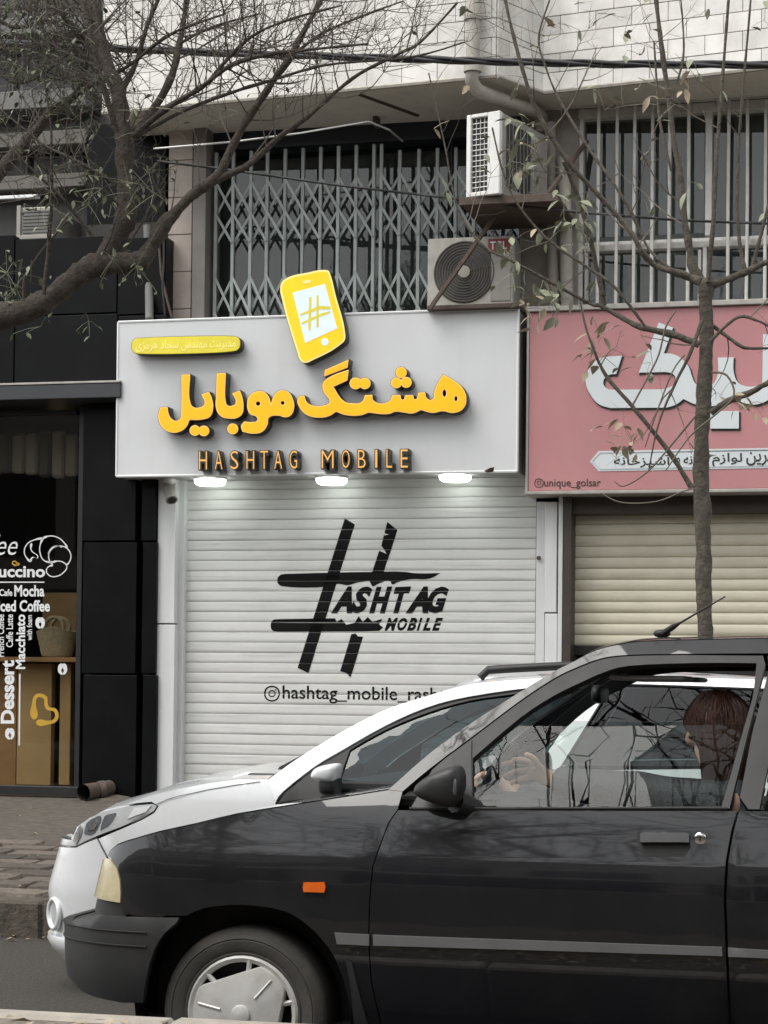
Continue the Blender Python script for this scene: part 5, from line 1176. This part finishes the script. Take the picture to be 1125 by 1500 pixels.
dvr = thing('person', 'driver in a dark quilted jacket raising a hand behind the wheel', 'person', bc.M @ V((hd_.x, .42, .46)))
dvr.rotation_euler = (bc.rot, 0, 0); off = V((hd_.x, .42, .46))
Lw = Lc(803, 1143, .29); El = Lc(930, 1162, .29)
sh_l = hd_+V((.07, -.16, -.22)); sh_r = hd_+V((.07, .185, -.22))
ElR = V((hd_.x-.20, .66, hd_.z-.44)); WrR = stc+V((.04, .17, .02))
pel = V((hd_.x+.10, .42, .54)); 
bp_ = []; be = []
def bv(p, r, link=None):
    bp_.append((V(p)-off, r)); i = len(bp_)-1
    if link is not None: be.append((link, i))
    return i
ip = bv(pel, (.15, .12)); ic = bv(hd_+V((.09, 0, -.42)), (.15, .11), ip); iu = bv(hd_+V((.06, 0, -.25)), (.10, .09), ic); ik = bv(hd_+V((.03, 0, -.14)), .052, iu)
i1 = bv(hd_+V((.01, 0, -.055)), (.072, .08), ik); i2 = bv(hd_+V((.0, 0, .02)), (.078, .09), i1); i3 = bv(hd_+V((.005, 0, .085)), (.055, .06), i2)
inz = bv(hd_+V((-.094, 0, -.03)), .013, i2); bv(hd_+V((-.05, 0, -.085)), .03, i1)
for s_, shp, elp, wrp in ((-1, sh_l, El, Lw), (1, sh_r, ElR, WrR)):
    a = bv(shp, .058, iu); b = bv(elp, .042, a); c = bv(wrp, (.022, .03), b)
    if s_ < 0:
        pc = bv(Lc(787, 1131, .27), (.018, .036), c)
        for q in (((780, 1117, .25), (764, 1112, .245), (749, 1113, .24)), ((776, 1119, .27), (755, 1116, .265), (734, 1120, .255)), ((774, 1128, .285), (755, 1130, .28), (737, 1138, .275)), ((777, 1137, .30), (762, 1142, .30), (747, 1148, .295))):
            k = pc
            for (u, v, y), r in zip(q, (.0105, .0095, .0075)): k = bv(Lc(u, v, y), r, k)
        k = bv(Lc(790, 1121, .245), .012, pc); k = bv(Lc(780, 1109, .225), .0105, k); bv(Lc(768, 1104, .215), .0085, k)
    else:
        pc = bv(wrp+V((-.05, -.01, .03)), (.018, .034), c)
        for dy in (-.03, -.01, .01, .03):
            k = bv(wrp+V((-.09, dy-.01, .05)), .0105, pc); k = bv(wrp+V((-.115, dy-.015, .03)), .0095, k); bv(wrp+V((-.10, dy-.02, .005)), .008, k)
        k = bv(wrp+V((-.05, -.05, .045)), .012, pc); bv(wrp+V((-.07, -.07, .03)), .010, k)
for s_ in (-1, 1):
    a = bv(pel+V((-.06, s_*.10, -.01)), .085, ip); b = bv(pel+V((-.47, s_*.14, .08)), .062, a); c = bv(pel+V((-.72, s_*.12, -.24)), .045, b); bv(pel+V((-.86, s_*.12, -.20)), .04, c)
skin('body', bp_, be, 'skin', dvr)
jp = []; je = []
def jv(p, r, link=None):
    jp.append((V(p)-off, r)); i = len(jp)-1
    if link is not None: je.append((link, i))
    return i
a0 = jv(pel+V((0, 0, .04)), (.17, .15)); a1 = jv(hd_+V((.10, 0, -.44)), (.18, .145), a0); a2_ = jv(hd_+V((.07, 0, -.235)), (.14, .12), a1); jv(hd_+V((.035, 0, -.115)), .088, a2_)
for shp, elp, wrp in ((sh_l, El, Lw), (sh_r, ElR, WrR)):
    k = jv(shp, .082, a2_)
    for t in (.3, .55, .8): k = jv(shp.lerp(elp, t)+V((R.uniform(-.01, .01), .01, 0)), .076-.004*t+R.uniform(-.006, .006), k)
    k = jv(elp, .082, k)
    for t in (.2, .4, .6, .8, .97): k = jv(elp.lerp(wrp, t)+V((0, 0, R.uniform(-.004, .004))), .074-.026*t+R.uniform(-.006, .007), k)
skin('jacket', jp, je, 'jacket', dvr)
tp = []; te = []
for s_ in (-1, 1):
    k0 = len(tp); tp += [(pel+V((.0, s_*.08, 0))-off, .11), (pel+V((-.25, s_*.12, .045))-off, .09), (pel+V((-.47, s_*.14, .09))-off, .074), (pel+V((-.70, s_*.12, -.20))-off, .06)]; te += [(k0, k0+1), (k0+1, k0+2), (k0+2, k0+3)]
te.append((0, 4)); skin('trousers', tp, te, 'jacket', dvr)
rg_ = random.Random(4); hm_ = MB(); rows = []
for i in range(15):
    t = math.pi*.86*i/14; rows.append([])
    for k in range(29):
        a = 2*math.pi*k/28; n_ = 1+.06*noise.noise((math.cos(a)*2.2, math.sin(a)*2.2, t*2))+.03*noise.noise((math.cos(a)*9, math.sin(a)*9, t*2))
        x_, y_, z_ = .108*math.sin(t)*math.cos(a)*n_, .092*math.sin(t)*math.sin(a)*n_, .118*math.cos(t)*n_
        z_ = z_ if z_ > 0 else z_*1.75
        if z_ < .0:
            sw = min(1, -z_/.06); rr2 = 1+.0*sw; x_ = max(.108*math.cos(a)*n_, -.108+.062*sw); y_ = .096*math.sin(a)*n_*(1+.12*sw); x_ *= (1-.15*max(0, (-z_-.1)/.1))
        rows[-1].append(V((x_+.012, y_, z_+.018))+hd_-off)
hm_.grid(rows)
for i in range(520):
    a = rg_.uniform(0, 2*math.pi) if i else 0; t0 = rg_.uniform(.06, .5)*math.pi; t1 = t0+rg_.uniform(.25, .45)*math.pi; tw_ = rg_.gauss(0, .25); lift = rg_.uniform(1.0, 1.05); pts_ = []
    for j in range(7):
        t = min(.84*math.pi, t0+(t1-t0)*j/6); u = t/(.86*math.pi)*14; i0 = min(13, int(u)); aa = (a+tw_*j/6) % (2*math.pi); k_ = aa/(2*math.pi)*28; k0 = min(27, int(k_))
        p_ = rows[i0][k0].lerp(rows[i0][k0+1], k_-k0).lerp(rows[i0+1][k0].lerp(rows[i0+1][k0+1], k_-k0), u-i0); c0_ = hd_-off+V((.012, 0, .0)); pts_.append(c0_+(p_-c0_)*lift)
    hm_.tube(pts_, [.0012, .0024, .003, .003, .0028, .002, .001], 3, False)
o = part('hair', hm_.mesh('hair', 60), 'hair'); o.parent = dvr; o.location = (0, 0, 0)
for s_ in (-1, 1):
    o = part('eye', blob(hd_-off+V((-.070, s_*.034, -.012)), .011, .012, .008, 1, 8, 10), 'interior'); o.parent = dvr; o.location = (0, 0, 0)

# ================================================================== TREES
def px_limb(pts, Y, jit=.0, k=1.0):
    """pts: (px,py,width px[,dy]) -> points, radii"""
    P = []; RR = []
    for q in pts:
        y = Y+(q[3] if len(q) > 3 else 0); p = PX(q[0], q[1], y); d = proj(p)[2]; P.append(p); RR.append(q[2]*.5*d/F*k)
    return P, RR
def smooth_path(P, RR, seg=4):
    out = []; rr = []; n = len(P)
    for i in range(n-1):
        p0, p1, p2, p3 = P[max(i-1, 0)], P[i], P[i+1], P[min(i+2, n-1)]
        for j in range(seg):
            t = j/seg; out.append(.5*((2*p1)+(p2-p0)*t+(2*p0-5*p1+4*p2-p3)*t*t+(3*p1-p0-3*p2+p3)*t**3)); rr.append(RR[i]+(RR[i+1]-RR[i])*t)
    return out+[P[-1]], rr+[RR[-1]]
def knob(P, RR, a):
    return [r*(1+a*noise.noise(p*9)) for p, r in zip(P, RR)]
class Twigs:
    def __init__(s, rng): s.mb = MB(); s.tips = []; s.R = rng; s.n = 0
    def grow(s, p, d, L, r, depth, ok, up=.25, wig=.35, kids=3):
        P = [p]; dd = d.normalized(); n = 5 if depth else 3
        for i in range(n):
            dd = (dd+V((s.R.gauss(0, wig), s.R.gauss(0, wig), s.R.gauss(0, wig)+up))*.33).normalized(); P.append(P[-1]+dd*L/n)
        q = proj(P[-1])
        if not ok(q[0], q[1], s.R): return
        s.mb.tube(P, [r*(1-.75*i/n) for i in range(n+1)], 4 if r < .009 else 6, False); s.n += 1; s.tips.append((P[-1], dd)); s.tips.append((P[-2], dd))
        if depth:
            for k in range(kids+(s.R.random() < .5)):
                i = s.R.randrange(1, n+1); t = (P[i]-P[i-1]).normalized(); o = V((s.R.gauss(0, 1), s.R.gauss(0, 1), s.R.gauss(0, 1)+.3)); o = (o-t*o.dot(t)).normalized()
                s.grow(P[i], t*.55+o*.8, L*s.R.uniform(.3, .6), r*.55, depth-1, ok, up, wig, kids)
def leaf_mesh(L, Wd, nm):
    prof = [(0, .02), (.2, .7), (.45, 1), (.75, .6), (1, .0)]; mb = MB(); rows = []
    for t, w__ in prof: rows.append([(t*L, -w__*Wd/2, .12*w__*Wd-.25*L*t*t), (t*L, 0, -.25*L*t*t), (t*L, w__*Wd/2, .12*w__*Wd-.25*L*t*t)])
    return mb.grid(rows)
def put_leaves(mb, p, d, n, rng, L=(.028, .055), spread=.05, droop=.5):
    for i in range(n):
        l = rng.uniform(*L); lf = leaf_mesh(l, l*rng.uniform(.38, .5), '')
        dv = (d*.4+V((rng.gauss(0, 1), rng.gauss(0, 1), rng.gauss(0, .6)-droop))).normalized(); sd = dv.cross(V((rng.gauss(0, .4), rng.gauss(0, .4), 1))).normalized(); nn = sd.cross(dv)
        b = p+V((rng.gauss(0, spread), rng.gauss(0, spread), rng.gauss(0, spread)))
        mb.add([b+dv*x+sd*y+nn*z for x, y, z in lf.v], lf.f)
        mb.tube([p, p.lerp(b, .5)+V((0, 0, .006)), b], .0016, 3, False)

def tree_parts(t, limbs, barkm, Y, tw, ok, dens, sec, names='limb', upb=.25, trunk_n=10, wk=.8):
    for li in limbs:
        P, RR = px_limb(li[0], Y, 0, wk); P, RR = smooth_path(P, RR, 7); RR = knob(P, RR, .28)
        part(names, MB().tube(P, RR, 14 if RR[0] > .03 else 8, True, .2), barkm, t, 70)
        Ltot = sum((b-a).length for a, b in zip(P, P[1:]))
        for k in range(int(Ltot*dens*li[1])):
            i = tw.R.randrange(max(1, int(len(P)*.15)), len(P)); tg = (P[i]-P[i-1]).normalized()
            o = V((tw.R.gauss(0, 1), tw.R.gauss(0, .8), tw.R.gauss(0, 1)+.25)); o = (o-tg*o.dot(tg)).normalized()
            tw.grow(P[i], tg*.5+o, tw.R.uniform(*sec), min(RR[i]*.5, tw.R.uniform(.0038, .0072)), 2 if tw.R.random() < .75 else 1, ok, upb)
# ---- big tree on the left
LY = 11.2
lt_ = thing('street_tree', 'large bare tree with thick mossy limbs reaching in from the left', 'tree', (PX(-190, 900, LY).x, LY, .2))
base = PX(-190, 900, LY); fork = PX(-170, 500, LY)
P, RR = smooth_path([V((base.x, LY, .1)), V((base.x+.02, LY, .8)), V((base.x+.01, LY, 1.7)), fork, PX(-110, 478, LY)], [.2, .16, .145, .13, .10])
part('trunk', MB().tube(P, knob(P, RR, .12), 18, True, .16), 'bark', lt_, 70)
LL = [
 ([(-130, 488, 54), (-60, 478, 50), (0, 464, 46), (46, 452, 43), (81, 431, 40), (104, 412, 40), (129, 394, 42), (150, 386, 44), (185, 385, 42), (208, 380, 34), (222, 360, 28), (240, 330, 25), (262, 306, 22), (284, 284, 21), (320, 256, 20), (338, 220, 16), (356, 185, 15), (377, 153, 14), (402, 116, 13), (422, 88, 13), (446, 44, 11), (470, 0, 9), (485, -40, 7)], .55),
 ([(286, 280, 14), (330, 258, 13), (366, 240, 12), (410, 200, 10), (450, 172, 9), (490, 136, 8), (530, 106, 7), (590, 76, 6), (618, 60, 5), (670, 4, 4)], .8),
 ([(148, 388, 42), (170, 350, 38), (186, 310, 36), (183, 249, 33), (182, 199, 34), (174, 142, 28), (156, 89, 24), (142, 36, 21), (131, -10, 18), (120, -60, 14)], .8),
 ([(196, 199, 14, -.1), (242, 160, 12, -.2), (295, 128, 10, -.3), (338, 96, 9, -.35), (391, 80, 8, -.4), (460, 72, 6, -.4), (540, 64, 4, -.4)], 1.2),
 ([(198, 195, 17, .1), (218, 171, 16, .15), (249, 117, 14, .2), (263, 64, 12, .25), (274, 0, 11, .3), (282, -50, 8, .3)], 1.0),
 ([(195, 202, 8, -.1), (270, 162, 7, -.2), (341, 135, 7, -.25), (400, 117, 6, -.3), (480, 95, 5, -.3), (600, 84, 4, -.3), (680, 62, 3, -.3)], 1.0),
 ([(172, 195, 11, -.15), (149, 117, 10, -.25), (131, 46, 9, -.3), (119, 0, 8, -.3), (108, -50, 6, -.3)], .8),
 ([(-166, 492, 34, .05), (-145, 430, 32, .2), (-120, 380, 30, .3), (-60, 320, 27, .3), (0, 252, 25, .3), (21, 228, 24, .3), (53, 192, 20, .3), (78, 160, 18, .3), (107, 142, 15, .3), (121, 117, 10, .3), (128, 82, 8, .3), (126, 40, 5, .3)], .9),
 ([(107, 142, 9, .3), (140, 122, 8, .2), (190, 95, 7, .1), (250, 50, 6, 0), (330, 20, 4, -.1)], 1.4),
 ([(136, 346, 7, -.2), (92, 291, 6, -.3), (58, 259, 5, -.35), (23, 224, 5, -.4), (0, 201, 4, -.4), (-40, 170, 3, -.4)], .9),
 ([(166, 268, 7, -.2), (116, 238, 6, -.3), (69, 215, 5, -.3), (46, 198, 4, -.3), (0, 160, 3, -.3)], .9),
 ([(64, 432, 9, -.1), (72, 353, 7, -.15), (76, 284, 6, -.2), (75, 226, 5, -.2), (74, 180, 4, -.2), (60, 90, 3, -.2)], .6),
 ([(35, 443, 8, .1), (37, 406, 6, .1), (55, 376, 5, .1), (84, 340, 4, .1), (130, 290, 3, .1)], .7),
 ([(174, 142, 12, .2), (200, 90, 10, .3), (215, 40, 8, .3), (240, -20, 6, .3)], 1.4),
 ([(153, 80, 10, .2), (110, 40, 8, .3), (70, 0, 6, .3), (40, -40, 5, .3)], 1.4),
 ([(300, 125, 7, -.3), (360, 60, 6, -.35), (420, 30, 5, -.4), (500, 8, 4, -.4)], 1.5),
 ([(422, 88, 6, 0), (470, 50, 5, .1), (540, 20, 4, .1), (590, 2, 3, .1)], 1.5),
 ([(263, 64, 6, .2), (310, 40, 5, .2), (380, 20, 4, .2)], 1.6),
 ([(-60, 318, 14, .3), (-75, 200, 11, .25), (-40, 90, 9, .2), (20, 120, 7, .2), (60, 110, 5, .2), (110, 70, 4, .2)], 1.3),
 ([(-64, 322, 14, .3), (-100, 180, 12, .35), (-80, 60, 10, .4), (-40, 10, 9, .4), (20, 40, 7, .4), (80, 30, 5, .4), (140, 60, 4, .4)], 1.3)]
def okL(px, py, r):
    if px < 250: return py < 330 or (py < 470 and r.random() < .35)
    if px < 330: return py < 200 or (py < 420 and r.random() < .18)
    return py < 150-(px-330)*.12 or (py < 300 and r.random() < .07)
twl = Twigs(random.Random(11)); tree_parts(lt_, LL, 'bark', LY, twl, okL, 14, (.2, .75))
part('twigs', twl.mb.mesh('twigs', 80, fix=False), 'twig', lt_, kind='stuff')
lm_ = MB(); lg = MB(); rg = random.Random(5)
for p, d in twl.tips:
    q = proj(p)
    if q[0] < 255 and 150 < q[1] < 470 and rg.random() < .09: put_leaves(lm_ if rg.random() < .35 else lg, p, d, rg.choice((1, 1, 2, 3)), rg)
    elif q[0] < 150 and q[1] < 150 and rg.random() < .10: put_leaves(lg if rg.random() < .5 else lm_, p, d, rg.choice((1, 2, 3)), rg)
    elif rg.random() < .012: put_leaves(lm_, p, d, 1, rg)
for u, v, n_ in ((10, 400, 16), (25, 425, 12), (45, 415, 6), (8, 440, 10), (150, 276, 8), (205, 270, 10), (225, 285, 7), (190, 282, 8), (160, 318, 6), (200, 390, 10), (165, 380, 8), (110, 235, 9), (130, 300, 9), (60, 300, 5), (150, 250, 8), (405, 140, 5), (270, 165, 4), (350, 165, 3), (130, 470, 5), (60, 478, 3)):
    put_leaves(lm_ if rg.random() < .55 else lg, PX(u, v, LY-rg.uniform(0, .3)), V((0, 0, -1)), n_, rg, (.03, .06), .09)
part('pale_leaves', lm_.mesh('leaves', 80, fix=False), 'leaf', lt_, kind='stuff'); part('green_leaves', lg.mesh('leaves', 80, fix=False), 'leaf_green', lt_, kind='stuff')
# ---- slim tree on the right
RY = 10.35
tb = PX(1033, 960, RY)
rt_ = thing('street_tree', 'slim bare young tree in front of the pink sign and cream shutter', 'tree', (tb.x, RY, .19))
P, RR = px_limb([(u, v, w__*.62) for u, v, w__ in [(1033, 960, 37), (1032, 900, 36), (1031, 850, 36), (1030, 790, 38), (1029, 745, 43), (1027, 700, 36), (1028, 640, 35), (1030, 600, 36), (1032, 560, 34), (1035, 500, 34), (1035, 470, 33), (1033, 440, 32), (1034, 425, 38), (1034, 414, 36), (1035, 408, 20)]], RY)
P = [V((tb.x+.01, RY, .1)), V((tb.x, RY, .3)), V((tb.x-.005, RY, .8))]+P; RR = [.075, .058, .047]+RR
P, RR = smooth_path(P, RR, 8); part('trunk', MB().tube(P, knob(P, RR, .16), 18, True, .16), 'bark_pale', rt_, 70)
RL = [
 ([(1034, 420, 18), (1015, 391, 16), (1010, 364, 15), (1002, 315, 13), (996, 256, 12), (988, 209, 11), (980, 152, 10), (976, 120, 10), (968, 60, 9), (960, -10, 8)], .2),
 ([(1037, 413, 9, -.05), (1045, 323, 8, -.1), (1049, 242, 7, -.1), (1054, 169, 6, -.1), (1058, 120, 6, -.1), (1068, -10, 5, -.1)], .2),
 ([(1042, 418, 14), (1064, 410, 13), (1091, 399, 13), (1118, 386, 12), (1160, 370, 10)], .3),
 ([(1091, 394, 8), (1083, 353, 7), (1080, 283, 6), (1083, 199, 5), (1088, 136, 5), (1098, 20, 4), (1102, -30, 3)], .3),
 ([(1102, 391, 7, .1), (1113, 350, 6, .1), (1125, 302, 5, .1), (1140, 220, 4, .1)], .3),
 ([(1026, 413, 15, -.1), (1007, 405, 13, -.1), (983, 397, 13, -.15), (958, 388, 12, -.15), (939, 367, 10, -.2), (926, 342, 9, -.2), (901, 312, 9, -.2), (861, 269, 9, -.25), (829, 233, 10, -.3), (787, 163, 8, -.35), (763, 93, 7, -.4), (745, 23, 6, -.4), (735, -30, 5, -.4)], .5),
 ([(983, 395, 7, .05), (950, 364, 6, .1), (928, 318, 6, .1), (901, 272, 6, .1), (861, 215, 6, .15), (820, 147, 5, .2), (801, 103, 4, .2), (789, 56, 4, .2), (805, 0, 3, .2)], .5),
 ([(885, 447, 9, .1), (875, 397, 9, .1), (861, 336, 9, .05), (843, 280, 9, 0), (826, 236, 9, -.1)], .2),
 ([(1024, 505, 15, -.05), (986, 490, 13, -.05), (938, 479, 11, -.05), (905, 462, 10, 0), (877, 447, 8, 0), (861, 443, 7, 0), (759, 387, 5, -.1), (707, 359, 5, -.1), (670, 303, 4, -.1), (651, 210, 3, -.1), (628, 107, 2.5, -.1)], .6),
 ([(945, 478, 6, -.15), (900, 420, 6, -.2), (861, 392, 5, -.2), (796, 345, 5, -.25), (745, 275, 4, -.3), (721, 187, 3, -.3)], .5),
 ([(1014, 716, 11, -.12), (980, 662, 9, -.15), (925, 594, 7, -.2), (887, 549, 6, -.2), (867, 505, 5, -.25), (856, 471, 4, -.25), (850, 440, 3, -.25)], .7),
 ([(1043, 604, 15, -.05), (1068, 587, 13, -.1), (1099, 575, 12, -.1), (1121, 563, 11, -.15), (1160, 545, 9, -.2)], 1.0),
 ([(1045, 478, 8, .05), (1082, 505, 7, .0), (1096, 510, 6, .0), (1125, 510, 5, 0)], .8),
 ([(1028, 470, 8, -.12), (1010, 520, 6, -.16), (990, 560, 5, -.18), (965, 620, 4, -.2), (950, 690, 2.5, -.2)], .4),
 ([(1040, 500, 7, -.1), (1080, 465, 6, -.1), (1110, 470, 5, -.1), (1130, 480, 4, -.1)], .6),
 ([(980, 152, 5, .0), (1000, 90, 4, .05), (1000, 30, 3, .1), (995, -20, 2.5, .1)], .4),
 ([(983, 250, 5, .0), (967, 180, 5, .05), (962, 120, 4, .1), (958, 60, 3, .1)], .3)]
def okR(px, py, r):
    if py > 735: return r.random() < .2
    if px < 640: return False
    if py > 470 and px < 850: return r.random() < .12
    return r.random() < .75
twr = Twigs(random.Random(21)); tree_parts(rt_, RL, 'bark_pale', RY, twr, okR, 10, (.12, .6), upb=.15)
part('twigs', twr.mb.mesh('twigs', 80, fix=False), 'twig_pale', rt_, kind='stuff')
# a few long loops of dead twig in front of the sign
for pts in ([(1018, 610, 3.5), (985, 650, 3), (950, 690, 2.5), (915, 712, 2), (900, 705, 1.6)], [(880, 722, 2), (910, 736, 2), (960, 735, 2), (1000, 720, 2.2), (1015, 716, 2.4)], [(1043, 545, 4, -.1), (1065, 550, 3.5, -.12), (1075, 580, 3, -.12), (1045, 610, 3, -.12), (1010, 640, 2.6, -.12), (975, 690, 2, -.12)], [(926, 595, 3), (945, 560, 3), (965, 520, 3), (975, 480, 3), (990, 455, 2.5)], [(945, 655, 2), (960, 610, 2.5), (985, 545, 2.5), (1003, 520, 2.5)]):
    P, RR = px_limb(pts, RY-.2); P, RR = smooth_path(P, RR); part('limb', MB().tube(P, RR, 5), 'twig_pale', rt_, 80)
lr = MB(); ld = MB(); rg = random.Random(9)
for p, d in twr.tips:
    if rg.random() < .07: put_leaves(lr if rg.random() < .6 else ld, p, d, rg.choice((1, 1, 2)), rg, (.05, .09))
for u, v, n_, k in ((648, 262, 2, 0), (770, 182, 6, 0), (782, 215, 8, 2), (778, 245, 7, 0), (800, 240, 5, 2), (826, 300, 8, 0), (830, 330, 9, 0), (860, 322, 4, 0), (845, 300, 6, 2), (790, 430, 9, 0), (812, 442, 9, 0), (770, 452, 6, 1), (745, 372, 4, 2), (750, 400, 4, 0), (700, 200, 2, 0), (758, 130, 3, 0), (878, 490, 9, 1), (868, 512, 6, 1), (890, 520, 4, 1), (925, 640, 9, 1), (912, 655, 5, 1), (893, 620, 3, 1), (1010, 265, 2, 0), (880, 130, 2, 0), (1100, 590, 6, 1), (1085, 600, 5, 1), (975, 130, 2, 1), (1120, 30, 3, 2)):
    put_leaves((lr, ld, MB() if k > 2 else lr)[0 if k == 0 else 1 if k == 1 else 0], PX(u, v, RY-.15), V((0, 0, -.5)), n_, rg, (.05, .10), .05)
part('pale_leaves', lr.mesh('leaves', 80, fix=False), 'leaf', rt_, kind='stuff'); part('dry_leaves', ld.mesh('leaves', 80, fix=False), 'leaf_dry', rt_, kind='stuff')

# ================================================================== ACROSS THE STREET (seen only as reflections)
ob = thing('opposite_building', 'plain beige building across the street, seen only in reflections', 'building', (-4, -12, 0))
part('wall', MB().box(-110, 60, -16, -12, 0, 8.6), 'far_wall', ob)
for i in range(26):
    xx = -80+i*4.6
    part('shop_opening', MB().box(xx, xx+3.9, -12.02, -11.9, .1, 3.0, .02), 'dark_clad', ob)
    part('canopy', MB().box(xx-.1, xx+4.0, -11.98, -11.0, 3.2, 3.5, .03), 'brown_frame', ob)
    for k in (0, 2.0): part('window', MB().box(xx+.2+k, xx+1.7+k, -12.03, -11.95, 4.3, 6.2, .02), 'ac_dark', ob)
def free_tree(name, label, x, y, seed, h=7.5):
    rg = random.Random(seed); t = thing(name, label, 'tree', (x, y, 0)); tw = Twigs(rg); ok = lambda a, b, r: True
    P = [V((x, y, -.05)), V((x+.05, y, 1.2)), V((x-.03, y+.05, 2.6))]; P, RR = smooth_path(P, [.16, .13, .12]); part('trunk', MB().tube(P, RR, 10), 'bark', t, 70)
    for k in range(18):
        a = k*2.4+rg.random(); P2 = [P[-1]]; d = V((math.cos(a)*rg.uniform(.4, 1), math.sin(a)*rg.uniform(.4, 1), .9)).normalized()
        for i in range(6): d = (d+V((rg.gauss(0, .16), rg.gauss(0, .16), rg.gauss(0, .1)+.03))).normalized(); P2.append(P2[-1]+d*.85)
        P3, R3 = smooth_path(P2, [.075, .062, .05, .04, .03, .02, .01], 3); part('limb', MB().tube(P3, R3, 7), 'bark', t, 70)
        for q in range(26):
            i = rg.randrange(5, len(P3)); tg = (P3[i]-P3[i-1]).normalized(); o = V((rg.gauss(0, 1), rg.gauss(0, 1), rg.gauss(0, .7))); tw.grow(P3[i], tg*.6+o.normalized(), rg.uniform(.5, 1.4), .0155, 2, ok, .2)
    part('twigs', tw.mb.mesh('twigs', 80, fix=False), 'twig', t, kind='stuff'); return t
free_tree('median_tree', 'bare tree on the median, seen only as a reflection in the car window', 1.3, 2.6, 3)
free_tree('median_tree', 'bare tree behind the camera, seen only as a reflection in the car paint', -5.2, -3.5, 8)
